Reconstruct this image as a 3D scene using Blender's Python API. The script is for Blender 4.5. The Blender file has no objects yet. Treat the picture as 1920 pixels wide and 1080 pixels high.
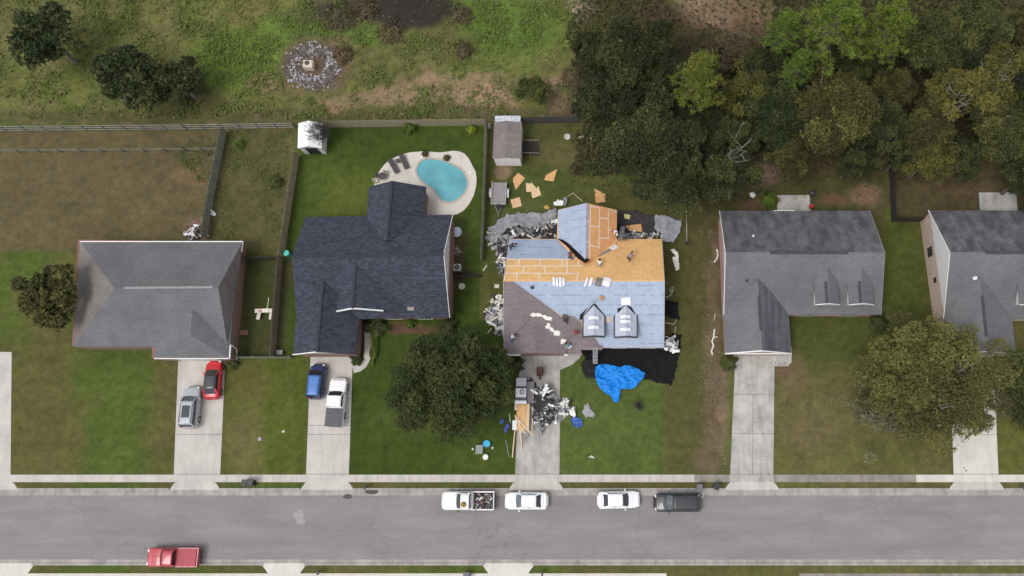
import bpy, bmesh, math, random
import numpy as np
from mathutils import Vector, Matrix, noise
R = math.radians
rnd = random.Random(7)
sc = bpy.context.scene
# ---------------------------------------------------------------- camera
FPX, TH, HC, X0 = 1480.0, R(12.5), 88.65, 1136.0
cam_d = bpy.data.cameras.new('camera'); cam = bpy.data.objects.new('camera', cam_d)
sc.collection.objects.link(cam); sc.camera = cam
cam_d.sensor_width = 36; cam_d.lens = FPX/1920*36; cam_d.shift_x = -(X0-960)/1920
cam_d.clip_start = 1; cam_d.clip_end = 3000
cam.location = (0, 0, HC); cam.rotation_euler = (TH, 0, 0)
# ---------------------------------------------------------------- sky, sun, exposure (high overcast)
SUN_EL, SUN_AZ = R(64), R(235)     # azimuth: clockwise from +Y; light comes from the lower left
w = bpy.data.worlds.new('World'); sc.world = w; w.use_nodes = True
wn = w.node_tree.nodes; wl = w.node_tree.links
bg = wn['Background']; sky = wn.new('ShaderNodeTexSky'); sky.sky_type = 'NISHITA'; sky.sun_disc = False
sky.sun_elevation = SUN_EL; sky.sun_rotation = SUN_AZ; sky.air_density = 1.0; sky.dust_density = 2.0; sky.ozone_density = 1.0
hs = wn.new('ShaderNodeHueSaturation'); hs.inputs['Saturation'].default_value = 0.22
wl.new(sky.outputs[0], hs.inputs['Color']); wl.new(hs.outputs[0], bg.inputs[0]); bg.inputs[1].default_value = 0.143
sun_d = bpy.data.lights.new('sun', 'SUN'); sun = bpy.data.objects.new('sun', sun_d); sc.collection.objects.link(sun)
sun_d.energy = 0.9; sun_d.angle = R(24); sun_d.color = (1.0, 0.96, 0.9)
sd = Vector((math.sin(SUN_AZ)*math.cos(SUN_EL), math.cos(SUN_AZ)*math.cos(SUN_EL), math.sin(SUN_EL)))
sun.rotation_euler = sd.to_track_quat('Z', 'Y').to_euler()
sc.view_settings.view_transform = 'Standard'; sc.view_settings.look = 'None'
sc.view_settings.exposure = 0.55; sc.view_settings.gamma = 1
# ---------------------------------------------------------------- helpers
C = sc.collection
def ray(px, py):
    cx, cy = (px-X0)/FPX, (540-py)/FPX
    return Vector((cx, cy*math.cos(TH)+math.sin(TH), cy*math.sin(TH)-math.cos(TH)))
def P(px, py, z=0.0):
    d = ray(px, py); t = (z-HC)/d.z
    return Vector((d.x*t, d.y*t, z))
def Q(t): return P(*t)
class Plane:
    def __init__(s, a, b, c):
        s.p = a; s.n = (b-a).cross(c-a).normalized()
        if s.n.z < 0: s.n = -s.n
    def at(s, px, py, off=0.0):
        o = Vector((0, 0, HC)); d = ray(px, py)
        t = (s.p-o).dot(s.n)/d.dot(s.n)
        return o+d*t+s.n*off
    def z(s, x, y): return s.p.z-(s.n.x*(x-s.p.x)+s.n.y*(y-s.p.y))/s.n.z
def tag(o, label=None, cat=None, group=None, kind=None):
    if label: o['label'] = label
    if cat: o['category'] = cat
    if group: o['group'] = group
    if kind: o['kind'] = kind
    return o
def thing(name, label, cat, loc=(0,0,0), rz=0, group=None):
    o = bpy.data.objects.new(name, None); C.objects.link(o); o.empty_display_size = 0.3
    o.location = loc; o.rotation_euler = (0, 0, rz)
    return tag(o, label, cat, group)
def dup(o, loc=None, rz=None, label=None, group=None, parent=None, scale=None):
    c = o.copy(); C.objects.link(c)
    if parent is not None: c.parent = parent
    if loc is not None: c.location = loc
    if rz is not None: c.rotation_euler = (0, 0, rz)
    if scale is not None: c.scale = scale
    if label: c['label'] = label
    if group: c['group'] = group
    for ch in list(o.children): dup(ch, parent=c)
    return c
class MB:
    def __init__(s): s.v = []; s.f = []; s.m = []
    def add(s, vs, fs, mi=0):
        b = len(s.v); s.v += [tuple(v) for v in vs]; s.f += [tuple(b+i for i in f) for f in fs]; s.m += [mi]*len(fs); return s
    def poly(s, pts, mi=0): return s.add(pts, [range(len(pts))], mi)
    def box(s, c, size, rz=0, mi=0, M=None):
        x, y, z = size[0]/2, size[1]/2, size[2]/2
        vs = [Vector((a*x, b*y, c_*z)) for a in (-1,1) for b in (-1,1) for c_ in (-1,1)]
        m = M if M is not None else Matrix.Rotation(rz, 3, 'Z')
        c = Vector(c)
        return s.add([m@v+c for v in vs], [(0,1,3,2),(4,6,7,5),(0,4,5,1),(2,3,7,6),(0,2,6,4),(1,5,7,3)], mi)
    def bar(s, a, b, wd, h, mi=0, up=(0,0,1)):
        a = Vector(a); b = Vector(b); d = (b-a); L = d.length
        if L < 1e-6: return s
        d.normalize(); up = Vector(up)
        sx = d.cross(up)
        if sx.length < 1e-4: sx = Vector((1,0,0))
        sx.normalize(); u = sx.cross(d)
        M = Matrix((d, sx, u)).transposed()
        return s.box((a+b)/2, (L, wd, h), M=M, mi=mi)
    def slab(s, pts, th, mi=0):
        pts = [Vector(p) for p in pts]; n = len(pts)
        nz = sum(((pts[i].x*pts[(i+1)%n].y-pts[(i+1)%n].x*pts[i].y) for i in range(n)))
        if nz < 0: pts = pts[::-1]
        lo = [p-Vector((0,0,th)) for p in pts]
        fs = [tuple(range(n)), tuple(range(2*n-1, n-1, -1))]+[(i, i+n, (i+1)%n+n, (i+1)%n) for i in range(n)]
        return s.add(pts+lo, fs, mi)
    def tube(s, pts, rad, n=8, mi=0, cap=True):
        pts = [Vector(p) for p in pts]
        if not hasattr(rad, '__len__'): rad = [rad]*len(pts)
        b = len(s.v); prev = None
        for i, p in enumerate(pts):
            d = (pts[min(i+1, len(pts)-1)]-pts[max(i-1, 0)]).normalized()
            a = d.orthogonal().normalized() if prev is None else (prev-d*prev.dot(d)).normalized()
            prev = a; c = d.cross(a)
            for k in range(n):
                t = 2*math.pi*k/n; s.v.append(tuple(p+(a*math.cos(t)+c*math.sin(t))*rad[i]))
        for i in range(len(pts)-1):
            for k in range(n):
                s.f.append((b+i*n+k, b+i*n+(k+1)%n, b+(i+1)*n+(k+1)%n, b+(i+1)*n+k)); s.m.append(mi)
        if cap:
            s.f.append(tuple(b+k for k in range(n))[::-1]); s.m.append(mi)
            e = b+(len(pts)-1)*n; s.f.append(tuple(e+k for k in range(n))); s.m.append(mi)
        return s
    def lathe(s, c, prof, n=20, mi=0, sx=1, sy=1):
        c = Vector(c)
        b = len(s.v)
        for (r, z) in prof:
            for k in range(n):
                t = 2*math.pi*k/n; s.v.append((c.x+r*sx*math.cos(t), c.y+r*sy*math.sin(t), c.z+z))
        for i in range(len(prof)-1):
            for k in range(n):
                s.f.append((b+i*n+k, b+i*n+(k+1)%n, b+(i+1)*n+(k+1)%n, b+(i+1)*n+k)); s.m.append(mi)
        s.f.append(tuple(b+k for k in range(n))[::-1]); s.m.append(mi)
        e = b+(len(prof)-1)*n; s.f.append(tuple(e+k for k in range(n))); s.m.append(mi)
        return s
    def build(s, name, mat, parent=None, smooth=False, bevel=0):
        me = bpy.data.meshes.new(name)
        o0 = Vector((0,0,0))
        if parent is not None:
            p = parent
            while p is not None: o0 = o0+p.location; p = p.parent
        me.from_pydata([(x-o0.x, y-o0.y, z-o0.z) for x, y, z in s.v], [], s.f)
        for m in (mat if isinstance(mat, (list, tuple)) else [mat]): me.materials.append(m)
        me.polygons.foreach_set('material_index', s.m)
        if smooth: me.polygons.foreach_set('use_smooth', [True]*len(me.polygons))
        me.validate(); me.update()
        o = bpy.data.objects.new(name, me); C.objects.link(o)
        if parent is not None: o.parent = parent
        if bevel:
            b = o.modifiers.new('bevel', 'BEVEL'); b.width = bevel; b.segments = 2; b.limit_method = 'ANGLE'
        return o
    def single(s, name, mat, label, cat, group=None, smooth=False, loc=None, bevel=0):
        """one mesh that is a thing: origin at its base"""
        if loc is None:
            a = np.array(s.v); loc = Vector(((a[:,0].min()+a[:,0].max())/2, (a[:,1].min()+a[:,1].max())/2, a[:,2].min()))
        loc = Vector(loc); s.v = [(x-loc.x, y-loc.y, z-loc.z) for x, y, z in s.v]
        o = s.build(name, mat, None, smooth, bevel); o.location = loc
        return tag(o, label, cat, group)
# ---------------------------------------------------------------- materials
MATS = {}
def nt(name):
    m = bpy.data.materials.new(name); m.use_nodes = True
    return m, m.node_tree.nodes, m.node_tree.links, m.node_tree.nodes['Principled BSDF']
def mapped(n, l, scale=(1,1,1), rot=0, obj=False):
    if obj: src = n.new('ShaderNodeTexCoord').outputs['Object']
    else: src = n.new('ShaderNodeNewGeometry').outputs['Position']
    mp = n.new('ShaderNodeMapping'); l.new(src, mp.inputs[0]); mp.inputs['Scale'].default_value = scale; mp.inputs['Rotation'].default_value = (0,0,rot)
    return mp.outputs[0]
def noise_n(n, l, vec, scale, detail=3, rough=0.6):
    t = n.new('ShaderNodeTexNoise'); l.new(vec, t.inputs['Vector']); t.inputs['Scale'].default_value = scale
    t.inputs['Detail'].default_value = detail; t.inputs['Roughness'].default_value = rough
    return t.outputs['Fac']
def ramp(n, l, fac, stops):
    r = n.new('ShaderNodeValToRGB'); l.new(fac, r.inputs[0]); e = r.color_ramp.elements
    while len(e) < len(stops): e.new(0.5)
    for i, (p, c) in enumerate(stops): e[i].position = p; e[i].color = tuple(c)+(1,) if len(c) == 3 else c
    return r.outputs[0]
def mul(n, l, a, b, fac=1.0, mode='MULTIPLY'):
    x = n.new('ShaderNodeMix'); x.data_type = 'RGBA'; x.blend_type = mode; x.inputs[0].default_value = fac
    for s_, v in ((6, a), (7, b)):
        if isinstance(v, (tuple, list)): x.inputs[s_].default_value = tuple(v)+(1,)
        else: l.new(v, x.inputs[s_])
    return x.outputs[2]
def bump(n, l, fac, dist, strength, bs):
    b = n.new('ShaderNodeBump'); b.inputs['Distance'].default_value = dist; b.inputs['Strength'].default_value = strength
    l.new(fac, b.inputs['Height']); l.new(b.outputs[0], bs.inputs['Normal'])
def g(v): return (v, v, v)
def M(name, col, rough=0.7, metal=0, var=0.25, scale=3.0, bumpd=0, coat=0, spec=0.5, obj=False, sc3=(1,1,1), big=0.0):
    """plain surface with procedural mottling"""
    if name in MATS: return MATS[name]
    m, n, l, b = nt(name)
    v = mapped(n, l, sc3, obj=obj); f = noise_n(n, l, v, scale, 5, 0.65)
    c = mul(n, l, col, ramp(n, l, f, [(0.3, g(1-var)), (0.7, g(1+var))]))
    if big:
        f2 = noise_n(n, l, v, 0.35, 3); c = mul(n, l, c, ramp(n, l, f2, [(0.35, g(1-big)), (0.65, g(1+big))]))
    l.new(c, b.inputs['Base Color']); b.inputs['Roughness'].default_value = rough; b.inputs['Metallic'].default_value = metal
    b.inputs['Specular IOR Level'].default_value = spec; b.inputs['Coat Weight'].default_value = coat
    if bumpd: bump(n, l, f, bumpd, 0.8, b)
    MATS[name] = m; return m
def shingle(name, col, var=0.25, stain=0.0, stain_col=(0.03,0.03,0.035), slope_axis='y', spec=0.25, big=0.12):
    m, n, l, b = nt(name)
    v = mapped(n, l, (1,1,1))
    br = n.new('ShaderNodeTexBrick'); l.new(mapped(n, l, (1,1,1), rot=(0 if slope_axis == 'y' else R(90))), br.inputs['Vector'])
    br.inputs['Scale'].default_value = 1; br.inputs['Brick Width'].default_value = 0.42; br.inputs['Row Height'].default_value = 0.19
    br.inputs['Mortar Size'].default_value = 0.012; br.offset = 0.37
    br.inputs['Color1'].default_value = g(1-var)+(1,); br.inputs['Color2'].default_value = g(1+var)+(1,); br.inputs['Mortar'].default_value = g(0.62)+(1,)
    br.inputs['Bias'].default_value = 0.0
    c = mul(n, l, col, br.outputs[0])
    f = noise_n(n, l, v, 7.0, 4, 0.7); c = mul(n, l, c, ramp(n, l, f, [(0.3, g(0.86)), (0.7, g(1.14))]))
    f2 = noise_n(n, l, v, 0.3, 4, 0.6); c = mul(n, l, c, ramp(n, l, f2, [(0.35, g(1-big)), (0.65, g(1+big))]))
    if stain:
        st = noise_n(n, l, mapped(n, l, (0.85, 0.08, 1)), 1.0, 5, 0.62)
        x = n.new('ShaderNodeMix'); x.data_type = 'RGBA'
        fc = ramp(n, l, st, [(0.38, g(0)), (0.64, g(stain))]); l.new(fc, x.inputs[0]); l.new(c, x.inputs[6]); x.inputs[7].default_value = stain_col+(1,)
        c = x.outputs[2]
    l.new(c, b.inputs['Base Color']); b.inputs['Roughness'].default_value = 0.92; b.inputs['Specular IOR Level'].default_value = spec
    bump(n, l, br.outputs['Fac'], 0.01, 0.5, b)
    return m
def glassy(name, col, rough=0.08):
    if name in MATS: return MATS[name]
    m, n, l, b = nt(name); f = noise_n(n, l, mapped(n, l), 1.5, 2)
    l.new(mul(n, l, col, ramp(n, l, f, [(0.3, g(0.8)), (0.7, g(1.2))])), b.inputs['Base Color'])
    b.inputs['Roughness'].default_value = rough; b.inputs['Specular IOR Level'].default_value = 0.7
    MATS[name] = m; return m
def concrete(name, col, dirt=0.2):
    m, n, l, b = nt(name); v = mapped(n, l)
    f = noise_n(n, l, v, 0.55, 6, 0.7); c = mul(n, l, col, ramp(n, l, f, [(0.32, g(1-dirt)), (0.62, g(1+dirt*0.35))]))
    f3 = noise_n(n, l, mapped(n, l, (1.6, 0.25, 1)), 1.0, 4, 0.6); c = mul(n, l, c, ramp(n, l, f3, [(0.35, g(1-dirt*0.6)), (0.55, g(1.03))]))
    f2 = noise_n(n, l, v, 14, 3, 0.7); c = mul(n, l, c, ramp(n, l, f2, [(0.3, g(0.9)), (0.7, g(1.08))]))
    l.new(c, b.inputs['Base Color']); b.inputs['Roughness'].default_value = 0.9; b.inputs['Specular IOR Level'].default_value = 0.3
    bump(n, l, f2, 0.01, 0.4, b)
    return m
def asphalt():
    m, n, l, b = nt('asphalt'); v = mapped(n, l)
    f = noise_n(n, l, mapped(n, l, (0.25, 1, 1)), 0.5, 6, 0.7); c = mul(n, l, (0.226, 0.211, 0.209), ramp(n, l, f, [(0.3, g(0.86)), (0.68, g(1.13))]))
    f2 = noise_n(n, l, v, 25, 2, 0.7); c = mul(n, l, c, ramp(n, l, f2, [(0.3, g(0.8)), (0.7, g(1.2))]))
    # a few thin cracks, stretched along the street
    vo = n.new('ShaderNodeTexVoronoi'); vo.feature = 'DISTANCE_TO_EDGE'; vo.inputs['Scale'].default_value = 0.16
    vv = n.new('ShaderNodeVectorMath'); vv.operation = 'ADD'
    nn = n.new('ShaderNodeTexNoise'); nn.inputs['Scale'].default_value = 1.2; l.new(v, nn.inputs['Vector']); l.new(v, vv.inputs[0]); l.new(nn.outputs['Color'], vv.inputs[1])
    l.new(vv.outputs[0], vo.inputs['Vector'])
    c = mul(n, l, c, ramp(n, l, vo.outputs['Distance'], [(0.0, g(0.8)), (0.006, g(1.0))]))
    f5 = noise_n(n, l, mapped(n, l, (0.05, 0.9, 1)), 1.0, 3, 0.6); c = mul(n, l, c, ramp(n, l, f5, [(0.35, g(0.95)), (0.62, g(1.03))]))
    f6 = noise_n(n, l, mapped(n, l, (0.7, 0.5, 1)), 1.0, 5, 0.75); c = mul(n, l, c, ramp(n, l, f6, [(0.62, g(1.0)), (0.74, g(1.10))]))
    l.new(c, b.inputs['Base Color']); b.inputs['Roughness'].default_value = 0.88; b.inputs['Specular IOR Level'].default_value = 0.3
    bump(n, l, f2, 0.01, 0.5, b)
    return m
def brick(name, col, mort=(0.45,0.42,0.38)):
    m, n, l, b = nt(name)
    tc = n.new('ShaderNodeNewGeometry'); sp = n.new('ShaderNodeSeparateXYZ'); l.new(tc.outputs['Position'], sp.inputs[0])
    ad = n.new('ShaderNodeMath'); l.new(sp.outputs[0], ad.inputs[0]); l.new(sp.outputs[1], ad.inputs[1])
    cb = n.new('ShaderNodeCombineXYZ'); l.new(ad.outputs[0], cb.inputs[0]); l.new(sp.outputs[2], cb.inputs[1])
    br = n.new('ShaderNodeTexBrick'); l.new(cb.outputs[0], br.inputs['Vector']); br.inputs['Scale'].default_value = 1
    br.inputs['Brick Width'].default_value = 0.24; br.inputs['Row Height'].default_value = 0.085; br.inputs['Mortar Size'].default_value = 0.01
    br.inputs['Color1'].default_value = tuple(x*0.75 for x in col)+(1,); br.inputs['Color2'].default_value = tuple(min(1, x*1.25) for x in col)+(1,); br.inputs['Mortar'].default_value = mort+(1,)
    l.new(br.outputs[0], b.inputs['Base Color']); b.inputs['Roughness'].default_value = 0.9
    return m
def foliage(name, cols, rand=0.25):
    """leaf colour varies clump by clump (attribute) and tree by tree"""
    m, n, l, b = nt(name)
    at = n.new('ShaderNodeAttribute'); at.attribute_name = 'tint'
    oi = n.new('ShaderNodeObjectInfo')
    c = ramp(n, l, at.outputs['Fac'], [(i/(len(cols)-1), cc) for i, cc in enumerate(cols)])
    r = ramp(n, l, oi.outputs['Random'], [(0, (1-rand, 1-rand, 1-rand)), (0.5, (1+rand*0.6, 1.0, 0.9)), (1, (1.0, 1+rand*0.5, 1.0))])
    l.new(mul(n, l, c, r), b.inputs['Base Color']); b.inputs['Roughness'].default_value = 0.75; b.inputs['Specular IOR Level'].default_value = 0.15
    return m
# ---------------------------------------------------------------- ground
def vnoise(x, y, s, seed):
    """numpy value noise"""
    rs = np.random.RandomState(seed); T = rs.rand(256, 256)
    xs, ys = x/s+1000, y/s+1000; xi, yi = np.floor(xs).astype(int), np.floor(ys).astype(int); fx, fy = xs-xi, ys-yi
    fx = fx*fx*(3-2*fx); fy = fy*fy*(3-2*fy)
    a = T[yi%256, xi%256]; b = T[yi%256, (xi+1)%256]; c = T[(yi+1)%256, xi%256]; d = T[(yi+1)%256, (xi+1)%256]
    return (a*(1-fx)+b*fx)*(1-fy)+(c*(1-fx)+d*fx)*fy
def fbm(x, y, s, seed, o=4):
    t = 0; a = 1; tot = 0
    for i in range(o): t = t+a*vnoise(x, y, s/2**i, seed+i*17); tot += a; a *= 0.6
    return t/tot
gx = np.concatenate([[-1500, -700, -350, -180, -110, -80], np.arange(-72, 56, 0.28), [60, 80, 120, 200, 400, 800, 1500]])
gy = np.concatenate([[-1500, -700, -300, -120, -60, -30, -20], np.arange(-16, 62, 0.28), [66, 75, 100, 160, 300, 700, 1500]])
GX, GY = np.meshgrid(gx, gy)
# pixel coordinate (1920x1080) of every ground vertex, for laying out lots
ct, st = math.cos(TH), math.sin(TH)
cyv = GY*ct-(-HC)*(-st) if False else (GY*ct-HC*st)          # camera-space y
czv = -(GY*st+HC*ct)
PX = X0+FPX*GX/(-czv); PY = 540-FPX*cyv/(-czv)
WX = PX+(fbm(GX, GY, 3.0, 5)-0.5)*34; WY = PY+(fbm(GX, GY, 3.0, 9)-0.5)*34      # ragged edges
COL = np.zeros(GX.shape+(3,))
def setc(mask, col): 
    global COL
    m = mask[..., None]; COL = COL*(1-m)+np.array(col)*m
def sm(a, b, x): t = np.clip((x-a)/(b-a), 0, 1); return t*t*(3-2*t)
def blob(cx, cy, rx, ry, col, k=1.0, soft=0.5, rag=True):
    X_, Y_ = (WX, WY) if rag else (PX, PY)
    d = np.sqrt(((X_-cx)/rx)**2+((Y_-cy)/ry)**2); setc((1-sm(1-soft, 1+soft*0.4, d))*k, col)
def rect(x0, x1, y0, y1, col, k=1.0, f=1.5, sl0=0, sl1=0):
    a = x0+sl0*(PY-y0); b = x1+sl1*(PY-y0)
    setc(sm(-f, f, PX-a)*sm(-f, f, b-PX)*sm(-f, f, PY-y0)*sm(-f, f, y1-PY)*k, col)
LG = (0.078, 0.108, 0.024); DG = (0.042, 0.068, 0.014); OL = (0.085, 0.088, 0.032); BR = (0.21, 0.155, 0.10); DB = (0.075, 0.058, 0.038); YG = (0.105, 0.115, 0.04); MG = (0.062, 0.095, 0.022)
F1 = fbm(GX, GY, 9, 31); F2 = fbm(GX, GY, 2.6, 41); F3 = fbm(GX, GY, 1.0, 77, 3)
COL[:] = OL
setc(sm(0.4, 0.65, F1), MG)
# the rough field behind the fences
field = sm(-1, 1, 232-PY)
setc(field, (0.075, 0.10, 0.03)); setc(field*sm(0.45, 0.6, F1)*0.9, (0.085, 0.135, 0.028)); setc(field*sm(0.5, 0.7, F2)*0.6, (0.10, 0.10, 0.045))
setc(field*0.35, (0.15, 0.145, 0.06)); setc(field*sm(0.55, 0.75, F3)*0.5, (0.045, 0.06, 0.018)); setc(field*sm(195, 215, PY)*0.7, (0.062, 0.065, 0.03))
for a in [(470,25,70,30,(0.12,0.115,0.045),.7),(560,60,120,40,(0.075,0.14,0.025),.8),(450,120,110,60,(0.09,0.16,0.024),.9),(430,95,60,35,(0.07,0.14,0.02),.8),(960,50,110,60,(0.07,0.14,0.025),.85),(900,20,80,40,(0.085,0.16,0.024),.7),(690,70,60,25,(0.075,0.14,0.028),.7),
          (495,155,30,22,BR,.8),(560,165,22,22,(0.16,0.135,0.06),.7),(800,165,20,42,BR,.95),(770,178,80,22,(0.17,0.15,0.08),.7),(850,170,60,25,(0.15,0.13,0.07),.7),(900,185,60,20,BR,.75),(940,175,40,18,(0.24,0.17,0.12),.75),(620,205,25,16,BR,.9),(680,180,50,12,(0.15,0.13,0.07),.5),(1045,180,28,35,(0.2,0.145,0.105),.9),(1060,210,30,14,(0.13,0.08,0.06),.8),
          (880,205,120,10,(0.09,0.085,0.05),.6),(370,170,28,45,(0.03,0.035,0.018),.85),(420,205,70,18,(0.09,0.09,0.04),.6),(1085,12,30,30,(0.35,0.29,0.24),.7),(1370,45,110,70,(0.15,0.105,0.07),.85),(1320,20,60,40,(0.22,0.17,0.12),.6),(1230,40,80,40,DB,.7),(585,120,66,58,(0.10,0.075,0.055),.9),(640,110,30,50,(0.12,0.085,0.06),.6)]:
    blob(*a[:4], a[4], a[5])
for a in [(700,178,60,14),(790,182,110,16),(870,175,90,20),(930,190,60,16),(640,190,50,12),(500,165,40,18),(900,150,80,12),(780,150,70,9),(1040,160,40,25)]: blob(*a, (0.225, 0.175, 0.115), .6, .8)
blob(860,200,110,7,(0.07,0.06,0.035),.6)
blob(770, 15, 100, 46, (0.024, 0.023, 0.022), .95, .35); blob(650, 22, 90, 34, (0.038, 0.033, 0.028), .85); blob(560, 35, 50, 18, (0.06, 0.06, 0.03), .5)
setc(field*sm(0.62, 0.8, F3)*sm(120, 190, PY)*0.55, (0.19, 0.15, 0.10))
# the wood floor
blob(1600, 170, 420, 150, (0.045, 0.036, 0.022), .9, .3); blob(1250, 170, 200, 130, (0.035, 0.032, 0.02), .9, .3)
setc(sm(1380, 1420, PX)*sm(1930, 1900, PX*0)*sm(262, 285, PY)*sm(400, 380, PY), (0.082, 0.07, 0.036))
# lots
rect(352-400, 553, 243, 470, (0.080, 0.083, 0.036), 1, 1.5, 0, -.135); rect(-50, 410, 246, 470, (0.094, 0.085, 0.045), .8, 2, 0, -.1)
rect(561, 909, 238, 660, DG, 1, 1.5, -.1, -.03); blob(660, 370, 90, 60, LG, .85, .8); blob(600, 330, 60, 50, (0.066,0.098,0.022), .8, .8); blob(870, 430, 30, 50, (0.055,0.082,0.02), .7, .8)
rect(917, 1285, 232, 670, (0.066, 0.082, 0.026), 1, 2, 0, .06); blob(1060, 290, 70, 40, (0.095, 0.092, 0.04), .8, .9); blob(1000, 340, 80, 40, (0.052,0.078,0.022), .7); blob(1200, 370, 100, 30, (0.07,0.066,0.026), .6)
rect(1290, 1660, 330, 660, (0.062, 0.064, 0.026), 1, 3); rect(1675, 1990, 330, 412, (0.066, 0.060, 0.03), 1, 2)
rect(1655, 1740, 412, 700, (0.055, 0.072, 0.018), 1, 3, 0, .15)
rect(455, 550, 480, 668, (0.052, 0.062, 0.026), 1, 2, 0, -.1); blob(495, 560, 28, 80, (0.055,0.074,0.022), .8)
rect(418, 583, 672, 890, (0.080, 0.095, 0.026), 1, 1, -.03, -.04); rect(500, 583, 672, 890, (0.060, 0.086, 0.018), .9, 6, -.0, -.04); blob(455, 830, 40, 70, (0.105, 0.105, 0.045), .85, .9); blob(470, 720, 50, 40, (0.09, 0.09, 0.032), .6); rect(535, 550, 680, 890, (0.072, 0.098, 0.024), .7, 6)
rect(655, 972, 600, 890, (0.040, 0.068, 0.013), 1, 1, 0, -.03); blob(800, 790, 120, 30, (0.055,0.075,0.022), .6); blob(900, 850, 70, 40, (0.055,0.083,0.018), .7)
rect(1050, 1370, 655, 890, (0.070, 0.105, 0.028), 1, 1); blob(1180, 860, 120, 30, (0.07,0.102,0.026), .7); blob(1290, 800, 40, 60, (0.085,0.098,0.032), .7)
rect(1245, 1352, 395, 890, (0.072, 0.075, 0.03), .75, 12)

for a in [(1340,460,14,30),(1338,520,16,45),(1336,590,18,45),(1334,650,20,40),(1345,700,24,40),(1342,750,28,45),(1340,800,26,45),(1338,850,30,35),(1325,870,30,22)]: blob(*a, (0.125, 0.10, 0.065), .75, .7)
for a in [(1355,720,12,30),(1348,770,14,30),(1356,820,10,40),(1335,480,8,20),(1330,630,9,18),(1330,660,9,16)]: blob(*a, (0.17, 0.13, 0.095), .6, .7)

rect(1452, 1990, 668, 890, (0.080, 0.088, 0.030), 1, 1); rect(1482, 1655, 592, 700, (0.058, 0.078, 0.02), .9, 2); blob(1490, 700, 30, 50, (0.11,0.085,0.055), .8); blob(1520, 800, 70, 50, (0.10,0.095,0.048), .8); blob(1650, 850, 110, 35, (0.076,0.098,0.026), .8); rect(1872, 1990, 790, 890, (0.066, 0.088, 0.016), 1, 2)
blob(1430, 325, 42, 28, (0.24, 0.17, 0.14), .85); blob(1620, 362, 35, 22, (0.19, 0.13, 0.09), .75); blob(1565, 375, 30, 12, (0.14,0.085,0.06), .7); blob(1410, 385, 28, 12, (0.09,0.06,0.045), .8); blob(1800, 345, 80, 25, (0.11,0.08,0.05), .5)
blob(945, 320, 20, 14, (0.20,0.15,0.10), .9); blob(372, 430, 30, 20, (0.17,0.12,0.10), .9); blob(375, 330, 60, 25, (0.15,0.115,0.07), .6); blob(620, 600, 10, 10, DB, .5)
blob(745, 612, 90, 12, (0.10,0.06,0.045), .9); blob(675, 640, 10, 45, (0.05,0.04,0.03), .9, .3, False); blob(1372, 688, 16, 14, DB, .8); blob(1465, 690, 18, 12, (0.10,0.07,0.05), .9)
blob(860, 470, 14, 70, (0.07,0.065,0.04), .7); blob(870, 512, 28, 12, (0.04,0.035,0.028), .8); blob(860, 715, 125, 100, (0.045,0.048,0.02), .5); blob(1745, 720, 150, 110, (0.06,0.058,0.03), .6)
setc(sm(1400, 1480, PX)*sm(660, 700, PY)*0.35, (0.12, 0.115, 0.05))
COL *= np.array([1.17, 1.04, 1.0])
F4 = fbm(GX, GY, 0.9, 143, 3)
COL *= (0.80+0.40*F4)[..., None]
COL *= (0.86+0.28*F2)[..., None]*(0.90+0.2*F1)[..., None]
gme = bpy.data.meshes.new('ground'); ny, nx = GX.shape
co = np.stack([GX, GY, np.zeros_like(GX)], -1).reshape(-1, 3)
idx = np.arange(ny*nx).reshape(ny, nx); qf = np.stack([idx[:-1,:-1], idx[:-1,1:], idx[1:,1:], idx[1:,:-1]], -1).reshape(-1, 4)
def np_mesh(me, co, quads):
    me.vertices.add(len(co)); me.vertices.foreach_set('co', co.astype(np.float32).ravel())
    k = quads.shape[1]; me.loops.add(quads.size); me.loops.foreach_set('vertex_index', quads.astype(np.int32).ravel())
    me.polygons.add(len(quads)); me.polygons.foreach_set('loop_start', np.arange(0, quads.size, k, dtype=np.int32)); me.polygons.foreach_set('loop_total', np.full(len(quads), k, dtype=np.int32))
    me.update(calc_edges=True)
np_mesh(gme, co, qf)
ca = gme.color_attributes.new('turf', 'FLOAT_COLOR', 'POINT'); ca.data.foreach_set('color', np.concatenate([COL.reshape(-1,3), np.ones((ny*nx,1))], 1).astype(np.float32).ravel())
def ground_mat():
    m, n, l, b = nt('turf and soil'); v = mapped(n, l)
    at = n.new('ShaderNodeAttribute'); at.attribute_name = 'turf'; c = at.outputs['Color']
    f = noise_n(n, l, v, 1.3, 6, 0.75); c = mul(n, l, c, ramp(n, l, f, [(0.25, (0.62,0.66,0.7)), (0.5, g(1)), (0.75, (1.45,1.32,1.3))]))
    f2 = noise_n(n, l, v, 9, 4, 0.8); c = mul(n, l, c, ramp(n, l, f2, [(0.3, g(0.60)), (0.7, g(1.40))]))
    l.new(c, b.inputs['Base Color']); b.inputs['Roughness'].default_value = 0.95; b.inputs['Specular IOR Level'].default_value = 0.1
    bump(n, l, f2, 0.06, 0.7, b)
    return m
gme.materials.append(ground_mat()); go = bpy.data.objects.new('ground', gme); C.objects.link(go); go['kind'] = 'structure'
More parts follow.
